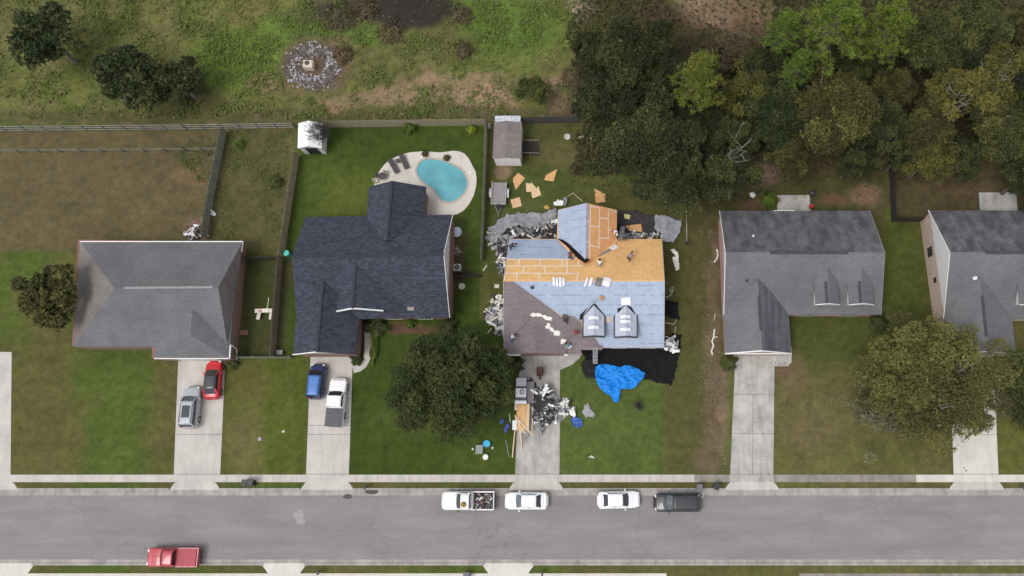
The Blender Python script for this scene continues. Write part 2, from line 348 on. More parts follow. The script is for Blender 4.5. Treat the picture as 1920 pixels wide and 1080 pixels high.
# ---------------------------------------------------------------- street, pavements, drives
ASP = asphalt(); CON = concrete('concrete pale', (0.50, 0.465, 0.43), 0.14); CON2 = concrete('concrete worn', (0.42, 0.40, 0.375), 0.3); COND = concrete('concrete dirty', (0.27, 0.25, 0.22), 0.3); CUT = concrete('gutter concrete', (0.36, 0.335, 0.315), 0.3)
CONP = concrete('concrete new', (0.58, 0.56, 0.50), 0.1)
def sheet(name, px, mat, z, th=None):
    pts = [P(x, y, 0) for x, y in px]
    for p in pts: p.z = z
    mb = MB(); (mb.slab(pts, th or (z+0.02)))
    o = mb.build(name, mat); o['kind'] = 'structure'; return o
def gy_(y): return P(X0, y).y
XL, XR = P(-1800, 1000).x, P(3900, 1000).x
def strip(name, y0, y1, mat, z, x0=None, x1=None, th=None, sl=None):
    a = XL if x0 is None else P(x0, y1).x; b = XR if x1 is None else P(x1, y1).x
    mb = MB(); mb.slab([(a, gy_(y1), z), (b, gy_(y1), z), (b, gy_(y0), z), (a, gy_(y0), z)], th or z+0.02)
    o = mb.build(name, mat); o['kind'] = 'structure'; return o
strip('road', 929, 1049, ASP, 0.012)
strip('gutter', 918, 929, CUT, 0.016); strip('gutter', 1049, 1056, CUT, 0.016)
strip('pavement', 890, 904, CON, 0.03, None, 1302); strip('pavement', 890, 904, COND, 0.031, 1302.2, 1368); strip('pavement', 890, 904, CON2, 0.030, 1368.2, 1451.8); strip('pavement', 890, 904, COND, 0.030, 1452, 1718); strip('pavement', 890, 904, CONP, 0.031, 1718.2, None)
strip('pavement', 1075, 1102, CONP, 0.03, None, 1250); strip('pavement', 1075, 1102, COND, 0.03, 1500, None)
# kerbs with drops at the drives
gaps = [(-60, 35), (318, 414), (563, 664), (953, 1058), (1358, 1462), (1778, 1884)]
xs = [-1800]+[v for q in gaps for v in q]+[3900]
for i in range(0, len(xs), 2):
    strip('kerb', 915, 918.5, CUT, 0.11, xs[i], xs[i+1])
    if i: pass
gaps2 = [(-40, 60), (495, 570), (908, 998)]
xs2 = [-1800]+[v for q in gaps2 for v in q]+[3900]
for i in range(0, len(xs2), 2): strip('kerb', 1056, 1060, CUT, 0.11, xs2[i], xs2[i+1])
for (a, b) in gaps:
    sheet('driveway_apron', [(a+12, 903.5), (b-12, 903.5), (b-8, 907), (b, 918.6), (a, 918.6), (a+8, 907)], CON, 0.034)
for (a, b) in gaps2:
    sheet('driveway_apron', [(a-6, 1055.8), (b+6, 1055.8), (b-8, 1075.5), (a+8, 1075.5)], CONP, 0.034); sheet('driveway', [(a+8, 1076), (b-8, 1076), (b-8, 1140), (a+8, 1140)], CONP, 0.034)
sheet('driveway', [(335, 660), (423, 660), (413, 890), (326, 890)], CON, 0.022)
sheet('driveway', [(583, 655), (662, 655), (654, 890), (574, 890)], CON, 0.022)
sheet('driveway', [(975, 652), (1050, 652), (1049, 890), (966, 890)], CON2, 0.022)
sheet('driveway', [(1378, 684), (1452, 684), (1450, 890), (1369, 890)], CON2, 0.022)
sheet('driveway', [(1372, 650), (1484, 650), (1484, 680), (1476, 687), (1374, 687)], CON2, 0.026)
sheet('driveway', [(1780, 650), (1862, 650), (1872, 890), (1788, 890)], CONP, 0.022)
sheet('driveway', [(-60, 660), (22, 660), (20, 890), (-66, 890)], CON, 0.022)
# garden paths
def ribbon(name, pts, wpx, mat, z):
    mb = MB(); L = []; Rr = []
    for i, (x, y) in enumerate(pts):
        a = pts[max(i-1, 0)]; b = pts[min(i+1, len(pts)-1)]; dx, dy = b[0]-a[0], b[1]-a[1]; q = math.hypot(dx, dy)
        L.append((x-dy/q*wpx/2, y+dx/q*wpx/2)); Rr.append((x+dy/q*wpx/2, y-dx/q*wpx/2))
    for i in range(len(pts)-1):
        mb.slab([P(*L[i])+Vector((0,0,z)), P(*L[i+1])+Vector((0,0,z)), P(*Rr[i+1])+Vector((0,0,z)), P(*Rr[i])+Vector((0,0,z))], z+0.02)
    o = mb.build(name, mat); o['kind'] = 'structure'
ribbon('path', [(690, 600), (690, 625), (690, 655), (688, 672), (682, 684), (672, 691), (662, 693)], 13, CON, 0.027)
sheet('path', [(1050, 655), (1092, 662), (1086, 672), (1074, 683), (1050, 694)], CON2, 0.029)
sheet('patio', [(1457, 366), (1518, 366), (1520, 400), (1457, 400)], CON2, 0.04); sheet('patio', [(1835, 361), (1905, 361), (1908, 400), (1838, 400)], CON2, 0.04)
# joints: narrow dark grooves laid into the slabs
JM = M('joint', (0.13, 0.12, 0.11), 0.95)
jb = MB()
def joint(x0, y0, x1, y1, wd=0.035, z=0.0385):
    a = P(x0, y0); b = P(x1, y1); a.z = b.z = z; jb.bar(a, b, wd, 0.004)
for q in [(331, 815, 419, 815), (327, 889, 413, 889), (578, 798, 657, 798), (577, 815, 657, 815), (574, 889, 654, 889), (966, 889, 1049, 889), (1371, 740, 1451, 740), (1370, 813, 1451, 813), (1369, 889, 1450, 889), (1781, 815, 1869, 815), (1788, 889, 1872, 889), (1412, 740, 1411, 889)]:
    joint(*q)
for x in list(range(425, 570, 22))+list(range(668, 960, 20))+list(range(1064, 1300, 22))+list(range(1470, 1780, 24)): joint(x, 890.5, x, 903.5, 0.02)
o = jb.build('paving_joint', JM); o['kind'] = 'structure'
# manhole covers and patches in the street
MH = M('cast iron', (0.075, 0.07, 0.068), 0.7, 0.3)
for k, (x, y, r, lab) in enumerate([(652, 931, 0.5, 'dark round manhole cover in the road near the kerb'), (697, 921.5, 0.75, 'dark oval drain cover set in the gutter')]):
    c = P(x, y); mb = MB(); mb.lathe((c.x, c.y, 0.012), [(r, 0), (r, 0.012), (r*0.9, 0.016), (0.01, 0.014)], 24, sy=0.42 if k else 0.5)
    mb.single('manhole_cover' if not k else 'drain_cover', MH, lab, 'manhole cover' if not k else 'drain cover')
PATCH = M('road patch', (0.30, 0.285, 0.285), 0.9, var=0.15)
def flatblob(name, cx, cy, rx, ry, mat, z, seed, n=36):
    pts = []
    for i in range(n):
        t = 2*math.pi*i/n; k = 0.75+0.5*noise.noise(Vector((math.cos(t)*1.3+seed, math.sin(t)*1.3, seed*2)))
        p = P(cx+rx*k*math.cos(t), cy+ry*k*math.sin(t)); p.z = z; pts.append(p)
    mb = MB(); mb.slab(pts, 0.004); o = mb.build(name, mat); o['kind'] = 'structure'
for i, a in enumerate([(562, 970, 12, 20)]): flatblob('road', *a, PATCH, 0.0165, i+1)
# ---------------------------------------------------------------- houses
WHITE = M('white siding', (0.62, 0.61, 0.60), 0.6, var=0.08); TRIM = M('white trim', (0.72, 0.71, 0.70), 0.5, var=0.06)
REDB = brick('red brick', (0.22, 0.10, 0.075), (0.30,0.26,0.23)); PINKB = brick('tan pink brick', (0.52, 0.37, 0.30)); PBR = brick('pale red brick', (0.40, 0.22, 0.18))
WIN = glassy('window glass', (0.03, 0.035, 0.045)); DARKM = M('dark metal', (0.035, 0.035, 0.04), 0.5); GDOOR = M('garage door paint', (0.66, 0.64, 0.60), 0.5, var=0.05)
S_BLUE = shingle('charcoal blue shingles', (0.050, 0.054, 0.074), 0.3, big=0.06); S_GREY = shingle('weathered grey shingles', (0.150, 0.148, 0.155), 0.08, 0.85, (0.052, 0.052, 0.062))
S_GREYF = shingle('weathered grey shingles clean', (0.152, 0.149, 0.156), 0.07, 0.25, (0.11, 0.112, 0.13)); S_TAUPE = shingle('weathered taupe shingles', (0.185, 0.165, 0.155), 0.12)
S_BROWN = shingle('old brown shingles', (0.205, 0.170, 0.172), 0.10, big=0.08); S_SHED = shingle('old shed shingles', (0.20, 0.172, 0.165), 0.14)
CAPB = M('ridge cap dark', (0.028, 0.030, 0.042), 0.9); CAPG = M('ridge vent grey', (0.050, 0.051, 0.060), 0.9)
def lerp(a, b, t): return a+(b-a)*t
def block(par, l0, l1, r0, r1, k0, k1, roof, wall, gable, over=0.35, rake=0.25, th=0.14, names=('roof', 'wall', 'gable'), ins1=None, walls=True, mats2=None):
    """gabled block: eave points l*, r*, ridge points k* at end 0 and end 1 (world)"""
    dr = (k1-k0); dr.z = 0; dr.normalize()
    for e0, e1 in ((l0, l1), (r0, r1)):            # eaves parallel to the ridge: every slope is a true plane
        t = (e1-e0).dot(dr); e1.x = e0.x+dr.x*t; e1.y = e0.y+dr.y*t; e1.z = e0.z
    mb = MB(); mb.slab([l0, l1, k1, k0], th, 0); mb.slab([r0, r1, k1, k0], th, 1 if mats2 else 0)
    out = [mb.build(names[0], mats2 or roof, par)]
    if not walls: return out
    L = (k1-k0).length; i0 = rake/L; i1 = (rake if ins1 is None else ins1)/L
    W = (r0-l0).length; v = over/W
    def pt(u, s): return lerp(lerp(l0, r0, s), lerp(l1, r1, s), u)
    A, B, D, E = pt(i0, v), pt(1-i1, v), pt(1-i1, 1-v), pt(i0, 1-v)
    zt = l0.z-0.02+0*v
    mb = MB(); ring = [A, B, D, E]
    base = [Vector((p.x, p.y, 0.0)) for p in ring]; top = [Vector((p.x, p.y, zt)) for p in ring]
    mb.add(base+top, [(0,1,5,4), (1,2,6,5), (2,3,7,6), (3,0,4,7), (4,5,6,7)])
    out.append(mb.build(names[1], wall, par))
    kk0 = lerp(k0, k1, i0); kk1 = lerp(k0, k1, 1-i1); dz = Vector((0, 0, th+0.03))
    mb = MB()
    zf = 2*v*(k0.z-l0.z)   # height of the roof plane over the wall line
    a = [Vector((p.x, p.y, zt+0.003)) for p in ring]; up = [Vector((p.x, p.y, p.z+zf-th-0.04)) for p in ring]
    mb.add([a[0], a[3], up[3], kk0-dz, up[0], a[1], a[2], up[2], kk1-dz, up[1]], [(0,1,2,3,4), (5,9,8,7,6), (0,4,9,5), (1,6,7,2)])
    out.append(mb.build(names[2], gable, par))
    return out
def trimbar(par, segs, name='fascia', mat=None, w_=0.05, h_=0.18, dz=-0.06):
    for a, b in segs: mb = MB(); mb.bar(a+Vector((0,0,dz)), b+Vector((0,0,dz)), w_, h_); mb.build(name, mat or TRIM, par)
def cap(par, a, b, mat, w_=0.3, name='ridge_vent', h=0.06): mb = MB(); mb.bar(a+Vector((0,0,h*0.35)), b+Vector((0,0,h*0.35)), w_, h); return mb.build(name, mat, par)
def vent(par, pl, x, y, r=0.06, h=0.35, mat=None):
    p = pl.at(x, y); mb = MB(); mb.lathe(p-Vector((0,0,0.1)), [(r*1.8, 0), (r*1.8, 0.14), (r, 0.16), (r, h+0.1)], 10); return mb.build('vent_pipe', mat or DARKM, par)
def on_wall(par, name, a, b, z0, z1, mat, proud=0.03, frame=None, sillw=0):
    """panel on a vertical wall between ground points a, b; outside is to the right of a->b"""
    a = Vector(a); b = Vector(b); d = (b-a).normalized(); nrm = Vector((d.y, -d.x, 0))
    c = (a+b)/2+nrm*proud; c.z = (z0+z1)/2
    Mx = Matrix((d, nrm, Vector((0,0,1)))).transposed(); mb = MB()
    mb.box(c, ((b-a).length, 0.05, z1-z0), M=Mx); o = mb.build(name, mat, par)
    if frame:
        f = MB(); L = (b-a).length
        for s in (-1, 1): f.box(c+d*s*(L/2+0.03)+nrm*0.01, (0.07, 0.07, z1-z0+0.12), M=Mx)
        for s in (-1, 1): f.box(c+Vector((0,0,s*((z1-z0)/2+0.03)))+nrm*0.01, (L-0.01, 0.068, 0.07), M=Mx)
        f.box(c+nrm*0.012, (0.04, 0.06, z1-z0-0.02), M=Mx); f.build('frame', frame, o)
    return o
def dormer(par, x0, x1, ax, yb, ys, ya, z_e, z_k, roof, front, wall_under=None, name='dormer', edge=None, z0=3.0):
    l0, r0 = P(x0, yb, z_e), P(x1, yb, z_e); l1, r1 = P(x0, ys-14, z_e), P(x1, ys-14, z_e); k0, k1 = P(ax, yb-1.5, z_k), P(ax, ya-14, z_k)
    l1.x = l0.x; r1.x = r0.x; k0.x = k1.x = (l0.x+r0.x)/2; k0.y = l0.y
    mb = MB()   # cheeks and front
    v = 0.12; i = 0.15
    q = [Vector((l0.x+v, l0.y+i, z0)), Vector((r0.x-v, r0.y+i, z0)), Vector((r0.x-v, r0.y+i, z_e-0.06)), Vector((k0.x, k0.y+i, z_k-0.14)), Vector((l0.x+v, l0.y+i, z_e-0.06))]
    bk = [Vector((p.x, l1.y, p.z)) for p in q]
    mb.add(q+bk, [(0,1,2,3,4), (5,9,8,7,6), (1,6,7,2), (0,4,9,5)])
    d = mb.build(name, front, par)
    rb = MB(); rb.slab([l0, l1, k1, k0], 0.08); rb.slab([r0, r1, k1, k0], 0.08); rb.build('roof', roof, d)
    on_wall(d, 'window', Vector((k0.x-0.4, k0.y+i, 0)), Vector((k0.x+0.4, k0.y+i, 0)), z0+0.75, z_e-0.15, WIN)
    if edge:
        e = MB()
        for a, b in ((l0, k0), (r0, k0)): e.bar(a+Vector((0,-0.05,0)), b+Vector((0,-0.05,0)), 0.07 if edge == TRIM else 0.16, 0.16)
        if edge != TRIM:
            for a, b in ((l0, l1), (r0, r1)): e.bar(lerp(a, b, 0)+Vector((0,0,-.02)), lerp(a, b, 0.78)+Vector((0,0,-.02)), 0.15, 0.12)
        e.build('edge_trim', edge, d)
    return d
def front_bits(par, ga, gb, zg=2.2, door_mat=None):
    """garage door between two ground points of the garage front (a left, b right seen from the street)"""
    a, b = lerp(ga, gb, 0.18), lerp(ga, gb, 0.82)
    o = on_wall(par, 'garage_door', a, b, 0.02, zg, door_mat or GDOOR)
    mb = MB(); d = (b-a).normalized(); nrm = Vector((d.y, -d.x, 0))
    for z in (0.55, 1.1, 1.65): mb.bar(a+nrm*0.057+Vector((0,0,z)), b+nrm*0.057+Vector((0,0,z)), 0.01, 0.02)
    mb.build('panel_groove', DARKM, o)
ZE, ZK = 2.9, 6.2
# ---- house with new dark blue roof, pool behind
H2 = thing('house', 'brick house with a plain new charcoal blue shingle roof, pool in its back yard', 'house', P(695, 530))
a, b, c, d = P(572, 407, ZE), P(849, 405, ZE), P(843, 598, ZE), P(556, 600, ZE); k0, k1 = P(547, 482, ZK), P(832, 477, ZK)
block(H2, a, b, d, c, k0, k1, S_BLUE, REDB, WHITE)
cap(H2, k0, k1, CAPB)
plB = Plane(a, b, k1); plF = Plane(d, c, k1)
trimbar(H2, [(b, k1), (k1, c)], 'rake_board')
for x, y in ((583, 461), (625, 432), (815, 438)): vent(H2, plB, x, y)
vent(H2, plF, 587, 534, 0.09)
# rear wing
block(H2, P(692, 350, ZE), P(688, 430, ZE), P(799, 350, ZE), P(795, 430, ZE), P(735, 339, 5.4), P(725, 452, 5.4), S_BLUE, REDB, WHITE, ins1=0.6)
cap(H2, P(735, 339, 5.4), P(725.5, 446, 5.4), CAPB, 0.3)
# wide middle gable to the street
mk0, mk1 = P(661, 578, 5.75), P(668, 486, 5.75)
l0, r0 = P(618, 587, 3.5), P(786, 592, 2.95); l0.y = r0.y = mk0.y-0.05
block(H2, l0, P(622, 520, 3.5), r0, P(784, 545, 2.95), mk0, mk1, S_BLUE, REDB, WHITE, ins1=1.0, over=0.5, rake=0.5)
cap(H2, mk0, mk1, CAPB, 0.26); trimbar(H2, [(l0, mk0), (mk0, lerp(mk0, r0, 0.45))], 'rake_board', w_=0.14)
# garage wing
gk0, gk1 = P(594, 659, 5.1), P(606, 528, 5.1)
gl0, gr0 = P(549, 665, ZE), P(667, 668, ZE); gl1, gr1 = P(553, 600, ZE), P(673, 590, ZE)
gr0.y = gl0.y; gk0.y = gl0.y
block(H2, gl0, gl1, gr0, gr1, gk0, gk1, S_BLUE, REDB, WHITE, ins1=0.4)
cap(H2, gk0, gk1, CAPB, 0.26); trimbar(H2, [(gl0, gk0)], 'rake_board', w_=0.1)
mb = MB(); e = [P(552, 668, 2.75), P(667, 671, 2.75)]; e[1].y = e[0].y
front_bits(H2, Vector((gl0.x+.5, gl0.y+.25, 0)), Vector((gr0.x-.5, gl0.y+.25, 0)))
for x in (730, 790):
    p = P(x, 598, ZE); yy = lerp(d, c, 0.5).y+0.35
    on_wall(H2, 'window', Vector((p.x-0.8, yy+0.05, 0)), Vector((p.x+0.8, yy+0.05, 0)), 0.9, 2.2, WIN, 0.06, TRIM)
# ---- house at the left, hipped taupe roof
H1 = thing('house', 'brick house with a weathered grey hipped roof at the left, red car on its drive', 'house', P(300, 560))
BL, BR_, FR, FL = P(150, 453, ZE), P(455, 453, ZE), P(427, 650, ZE), P(138, 650, ZE); KL, KR = P(214, 540, 6.0), P(409, 538.5, 6.0)
mb = MB(); mb.slab([BL, BR_, KR, KL], .14, 0); mb.slab([FL, FR, KR, KL], .14, 0); mb.slab([BR_, FR, KR], .14, 1); mb.slab([BL, FL, KL], .14, 1); mb.build('roof', [S_GREYF, S_TAUPE], H1)
mb = MB(); q = [P(176, 462), P(463, 466), P(446, 655), P(166, 655)]; mb.add([Vector((p.x, p.y, z)) for z in (0, 2.85) for p in q], [(0,1,5,4), (1,2,6,5), (2,3,7,6), (3,0,4,7), (4,5,6,7)]); mb.build('wall', REDB, H1)
gk0, gk1 = P(357, 628, 5.0), P(360, 585, 5.0); a0, a1, b0, b1 = P(289, 672, ZE), P(293, 600, ZE), P(430, 672, ZE), P(432, 600, ZE); b1.x = b0.x-0.1
mb = MB(); mb.slab([a0, a1, gk1, gk0], .14, 0); mb.slab([b0, b1, gk1, gk0], .14, 0); mb.slab([a0, b0, gk0], .14, 0); mb.build('roof', [S_GREYF, S_TAUPE], H1)
mb = MB(); q = [P(312, 640), P(446, 640), P(445, 677), P(311, 677)]; mb.add([Vector((p.x, p.y, z)) for z in (0, 2.84) for p in q], [(0,1,5,4), (1,2,6,5), (2,3,7,6), (3,0,4,7), (4,5,6,7)]); mb.build('wall', REDB, H1)
front_bits(H1, Vector((a0.x+.6, q[2].y, 0)), Vector((b0.x-.6, q[2].y, 0)))
trimbar(H1, [(BL, BR_), (a0, b0), (b0, lerp(b0, b1, 0.35)), (BR_, lerp(BR_, FR, 0.1))], 'fascia', w_=0.12)
cap(H1, lerp(KL, KR, .1), lerp(KL, KR, .95), M('pale ridge', (0.26,0.24,0.23), .9), 0.25, 'ridge_cap')
# ---- house with streaked grey roof and two dormers
H4 = thing('house', 'house with a weathered grey roof streaked dark at the back and two dormers', 'house', P(1500, 530))
a, b, c, d = P(1349, 395, ZE), P(1631, 394, ZE), P(1652, 592, ZE), P(1357, 590, ZE); k0, k1 = P(1360, 473, ZK), P(1659, 473, ZK)
block(H4, a, b, d, c, k0, k1, S_GREY, PBR, WHITE, mats2=[S_GREY, S_GREYF]); cap(H4, lerp(k0, k1, .28), lerp(k0, k1, .77), CAPG, 0.4)
trimbar(H4, [(a, k0), (k0, d), (lerp(a, b, .36), lerp(a, b, .5))], 'rake_board', w_=0.06); trimbar(H4, [(b, k1), (k1, c)], 'rake_board', M('grey drip edge', (0.24,0.24,0.25)), w_=0.05)
plF4 = Plane(d, c, k1); vent(H4, Plane(a, b, k1), 1412, 443, 0.08, .4, TRIM); vent(H4, plF4, 1400, 526, 0.1)
gk0, gk1 = P(1429, 654, 5.1), P(1421, 525, 5.1); gl0, gr0, gl1, gr1 = P(1360, 663, ZE), P(1484, 663, ZE), P(1356, 575, ZE), P(1481, 575, ZE); gk0.y = gl0.y
block(H4, gl0, gl1, gr0, gr1, gk0, gk1, S_GREYF, PBR, WHITE, ins1=0.4, mats2=[S_GREYF, shingle('wing shingles stained and shaded', (0.13, 0.132, 0.148), 0.12, 0.9, (0.05, 0.052, 0.066))])  # right slope darker: stain streaks plus shade put into the base colour
trimbar(H4, [(gl0, gk0), (gk0, gr0), (gl0, gr0)], 'rake_board', w_=0.12); cap(H4, lerp(gk0, gk1, .28), lerp(gk0, gk1, .78), CAPG, 0.3)
front_bits(H4, Vector((gl0.x+.5, gl0.y+.25, 0)), Vector((gr0.x-.5, gl0.y+.25, 0)))
dormer(H4, 1529, 1574, 1550, 571, 538, 514, 4.7, 5.5, S_GREYF, WHITE, edge=TRIM, z0=3.6); dormer(H4, 1592, 1638, 1613, 571, 538, 514, 4.7, 5.5, S_GREYF, WHITE, edge=TRIM, z0=3.6)
for x in (1549, 1612):
    kk = P(x, 545, 5.52); cap(H4, kk+Vector((0,1.0,0)), kk-Vector((0,1.4,0)), CAPG, 0.24, h=0.09)
for x in (1520, 1600):
    p = P(x, 598, ZE); yy = lerp(d, c, 0.5).y+0.35; on_wall(H4, 'window', Vector((p.x-0.9, yy, 0)), Vector((p.x+0.9, yy, 0)), 0.7, 2.2, WIN, 0.06, TRIM)
# ---- house at the right edge
H5 = thing('house', 'house at the right edge with a pinkish brick and white gable end', 'house', P(1900, 530))
a, b, c, d = P(1741, 394.5, ZE), P(2030, 394, ZE), P(2055, 592, ZE), P(1769, 598, ZE); k0, k1 = P(1781, 473, ZK), P(2085, 473, ZK)
block(H5, a, b, d, c, k0, k1, S_GREY, PINKB, WHITE, over=0.3, rake=0.12, mats2=[S_GREY, S_GREYF]); cap(H5, lerp(k0, k1, .22), lerp(k0, k1, .8), CAPG, 0.4)
trimbar(H5, [(a, k0), (k0, d)], 'rake_board', w_=0.06)
gk0, gk1 = P(1852, 655, 5.1), P(1838, 520, 5.1); gl0, gr0, gl1, gr1 = P(1776, 664, ZE), P(1905, 664, ZE), P(1772, 580, ZE), P(1893, 580, ZE); gk0.y = gl0.y
block(H5, gl0, gl1, gr0, gr1, gk0, gk1, S_GREYF, PINKB, WHITE, ins1=0.4); trimbar(H5, [(gl0, gk0), (gk0, gr0)], 'rake_board'); cap(H5, lerp(gk0, gk1, .2), lerp(gk0, gk1, .75), CAPG, 0.3)
front_bits(H5, Vector((gl0.x+.5, gl0.y+.25, 0)), Vector((gr0.x-.5, gl0.y+.25, 0)))
dormer(H5, 1912, 1956, 1936, 571, 538, 514, 4.7, 5.5, S_GREYF, WHITE, edge=TRIM, z0=3.6); dormer(H5, 1976, 2020, 2000, 571, 538, 514, 4.7, 5.5, S_GREYF, WHITE, edge=TRIM, z0=3.6)
vent(H5, Plane(d, c, k1), 1828, 521, 0.14, .25, TRIM)
wa, wb = lerp(a, b, 0.12/17), lerp(d, c, 0.12/17)
def sidewin(t, wdt, z0, z1):
    p0 = lerp(wa, wb, t); dd = (wb-wa).normalized(); q0 = Vector((p0.x, p0.y, 0))
    on_wall(H5, 'window', q0+Vector((dd.x,dd.y,0))*(-wdt/2), q0+Vector((dd.x,dd.y,0))*(wdt/2), z0, z1, WIN, -0.03, TRIM)
for t, wd_, z0, z1 in ((0.36, 1.1, 0.9, 2.2), (0.63, 0.6, 1.5, 2.2)):
    p0 = lerp(wa, wb, t); dd = (wb-wa).normalized(); q0 = Vector((p0.x, p0.y, 0)); e = Vector((dd.x, dd.y, 0))
    on_wall(H5, 'window', q0+e*(-wd_/2), q0+e*(wd_/2), z0, z1, WIN, -0.0, None)
# ---- the house being re-roofed
OSB = M('sheathing boards', (0.68, 0.40, 0.165), 0.85, var=0.13, scale=2.2, big=0.07)
OSB2 = M('sheathing boards reddish', (0.66, 0.335, 0.14), 0.85, var=0.13, scale=2.2, big=0.08)
def underlay():
    m, n, l, b = nt('roof underlayment'); v = mapped(n, l)
    f = noise_n(n, l, v, 1.2, 5, 0.65); c = mul(n, l, (0.33, 0.385, 0.49), ramp(n, l, f, [(0.3, g(0.88)), (0.7, g(1.1))]))
    f3 = noise_n(n, l, mapped(n, l, (6, 0.4, 1)), 1.0, 3); c = mul(n, l, c, ramp(n, l, f3, [(0.3, g(0.95)), (0.6, g(1.03))]))
    br = n.new('ShaderNodeTexBrick'); l.new(v, br.inputs['Vector']); br.inputs['Scale'].default_value = 1; br.inputs['Brick Width'].default_value = 400; br.inputs['Row Height'].default_value = 0.98
    br.inputs['Mortar Size'].default_value = 0.05; br.inputs['Color1'].default_value = (1,1,1,1); br.inputs['Color2'].default_value = (0.97,0.97,0.98,1); br.inputs['Mortar'].default_value = (0.66,0.69,0.79,1)
    nz = noise_n(n, l, mapped(n, l, (1.3, 0.3, 1)), 1.0, 1); x = n.new('ShaderNodeMix'); x.data_type = 'RGBA'; l.new(ramp(n, l, nz, [(0.45, g(0)), (0.5, g(1))]), x.inputs[0]); x.inputs[6].default_value = (1,1,1,1); l.new(br.outputs[0], x.inputs[7])
    c = mul(n, l, c, x.outputs[2]); l.new(c, b.inputs['Base Color']); b.inputs['Roughness'].default_value = 0.55; b.inputs['Specular IOR Level'].default_value = 0.35
    bump(n, l, noise_n(n, l, v, 2.5, 4), 0.03, 0.5, b); return m
UND = underlay(); TAPE = M('seam tape', (0.78, 0.70, 0.62), 0.5, var=0.1); BLK = M('black plastic', (0.010, 0.010, 0.011), 0.8, var=0.4, scale=1.5, bumpd=0.05, spec=0.12)
H3 = thing('house', 'house being re-roofed, bare orange boards and blue underlayment showing', 'house', P(1095, 540))
a, b, c, d = P(955, 448, ZE), P(1241, 448, ZE), P(1245, 652, ZE), P(945, 652, ZE); k0, k1 = P(944, 526, ZK), P(1246, 526, ZK)
block(H3, a, b, d, c, k0, k1, OSB, REDB, WHITE)
PB, PF = Plane(a, b, k1), Plane(d, c, k1)
def cover(par, pl, px, off, mat, name, th=0.006):
    mb = MB(); mb.slab([pl.at(x, y, off) for x, y in px], th); return mb.build(name, mat, par)
cover(H3, PB, [(956, 449), (1078, 449), (1106, 485), (950, 485.5)], 0.012, UND, 'underlayment')
cover(H3, PF, [(963, 527.5), (1245.7, 527.5), (1244.5, 651), (1128, 651), (1114, 630), (1090, 603), (1075, 592), (1053, 593)], 0.012, UND, 'underlayment')
cover(H3, PF, [(944.3, 527.5), (963, 527.5), (1008, 560), (1053, 594), (1075, 592), (1090, 604), (1092, 625), (1114, 631), (1128, 651.5), (945.5, 651.5)], 0.028, S_BROWN, 'old_shingles', 0.02)
cover(H3, PB, [(1158, 454), (1143, 467), (1130, 474), (1106, 490), (1125, 480), (1150, 468)], 0.03, M('grey felt strip', (0.16,0.17,0.2), .8), 'valley_felt', 0.01)
def tapes(par, pl, segs, off=0.02):
    mb = MB()
    for x0, y0, x1, y1 in segs: mb.bar(pl.at(x0, y0, off), pl.at(x1, y1, off), 0.11, 0.006, up=pl.n)
    mb.build('seam_tape', TAPE, par)
tapes(H3, PB, [(949, 486, 1090, 486), (948, 499, 1095, 499), (946, 512.5, 1086, 512.5), (973.5, 486, 973, 499), (1013.5, 486, 1013, 499), (1054, 486, 1054, 499), (1063.5, 486, 1063, 513), (1085, 487, 1085, 499), (982, 499, 981.5, 512), (1022, 499, 1022, 512), (969.5, 513, 969, 526), (1011, 513, 1011, 526), (1083, 513, 1082, 526), (1075, 513, 1085, 513), (946, 525, 946, 515)])
# rear wing under repair
wl0, wl1, wr0, wr1 = P(1046, 393.5, ZE), P(1046, 470, ZE), P(1157, 393.5, ZE), P(1157, 470, ZE); wk0, wk1 = P(1100, 380, 5.35), P(1097, 494, 5.35)
wk0.y = wl0.y
WB = block(H3, wl0, wl1, wr0, wr1, wk0, wk1, OSB2, REDB, WHITE, ins1=0.5, over=0.4)
PL, PR = Plane(wl0, wl1, wk1), Plane(wr0, wr1, wk1)
cover(H3, PL, [(1046.3, 394), (1099.5, 381), (1098, 489), (1088, 480), (1046.5, 448)], 0.014, UND, 'underlayment')
PV = Plane(P(1046, 449, ZE), P(1046, 470, ZE), P(1100, 449, ZE)); PV.p = PL.at(1046, 448.5); PV.n = (PL.n+PB.n).normalized()
cover(H3, PV, [(1046, 449.5), (1057, 452), (1068, 459), (1088, 478), (1101, 486), (1108, 490), (1099, 496.5), (1085, 487), (1075, 476), (1063, 463)], 0.30, BLK, 'valley_felt', 0.01)
cover(H3, PR, [(1100, 381), (1104, 382), (1101, 484), (1097, 489)], 0.014, UND, 'underlayment')
tapes(H3, PR, [(1107, 384, 1105.5, 484), (1124, 389, 1123, 466), (1140.5, 394, 1140.5, 446), (1101, 415.5, 1106, 415.5), (1101, 453, 1106, 453), (1107, 387, 1124, 390), (1107, 424, 1123, 425), (1106, 460, 1123, 464), (1124, 409, 1141, 410), (1123, 446, 1141, 447), (1141, 392, 1156, 398), (1141, 431, 1156, 432)])
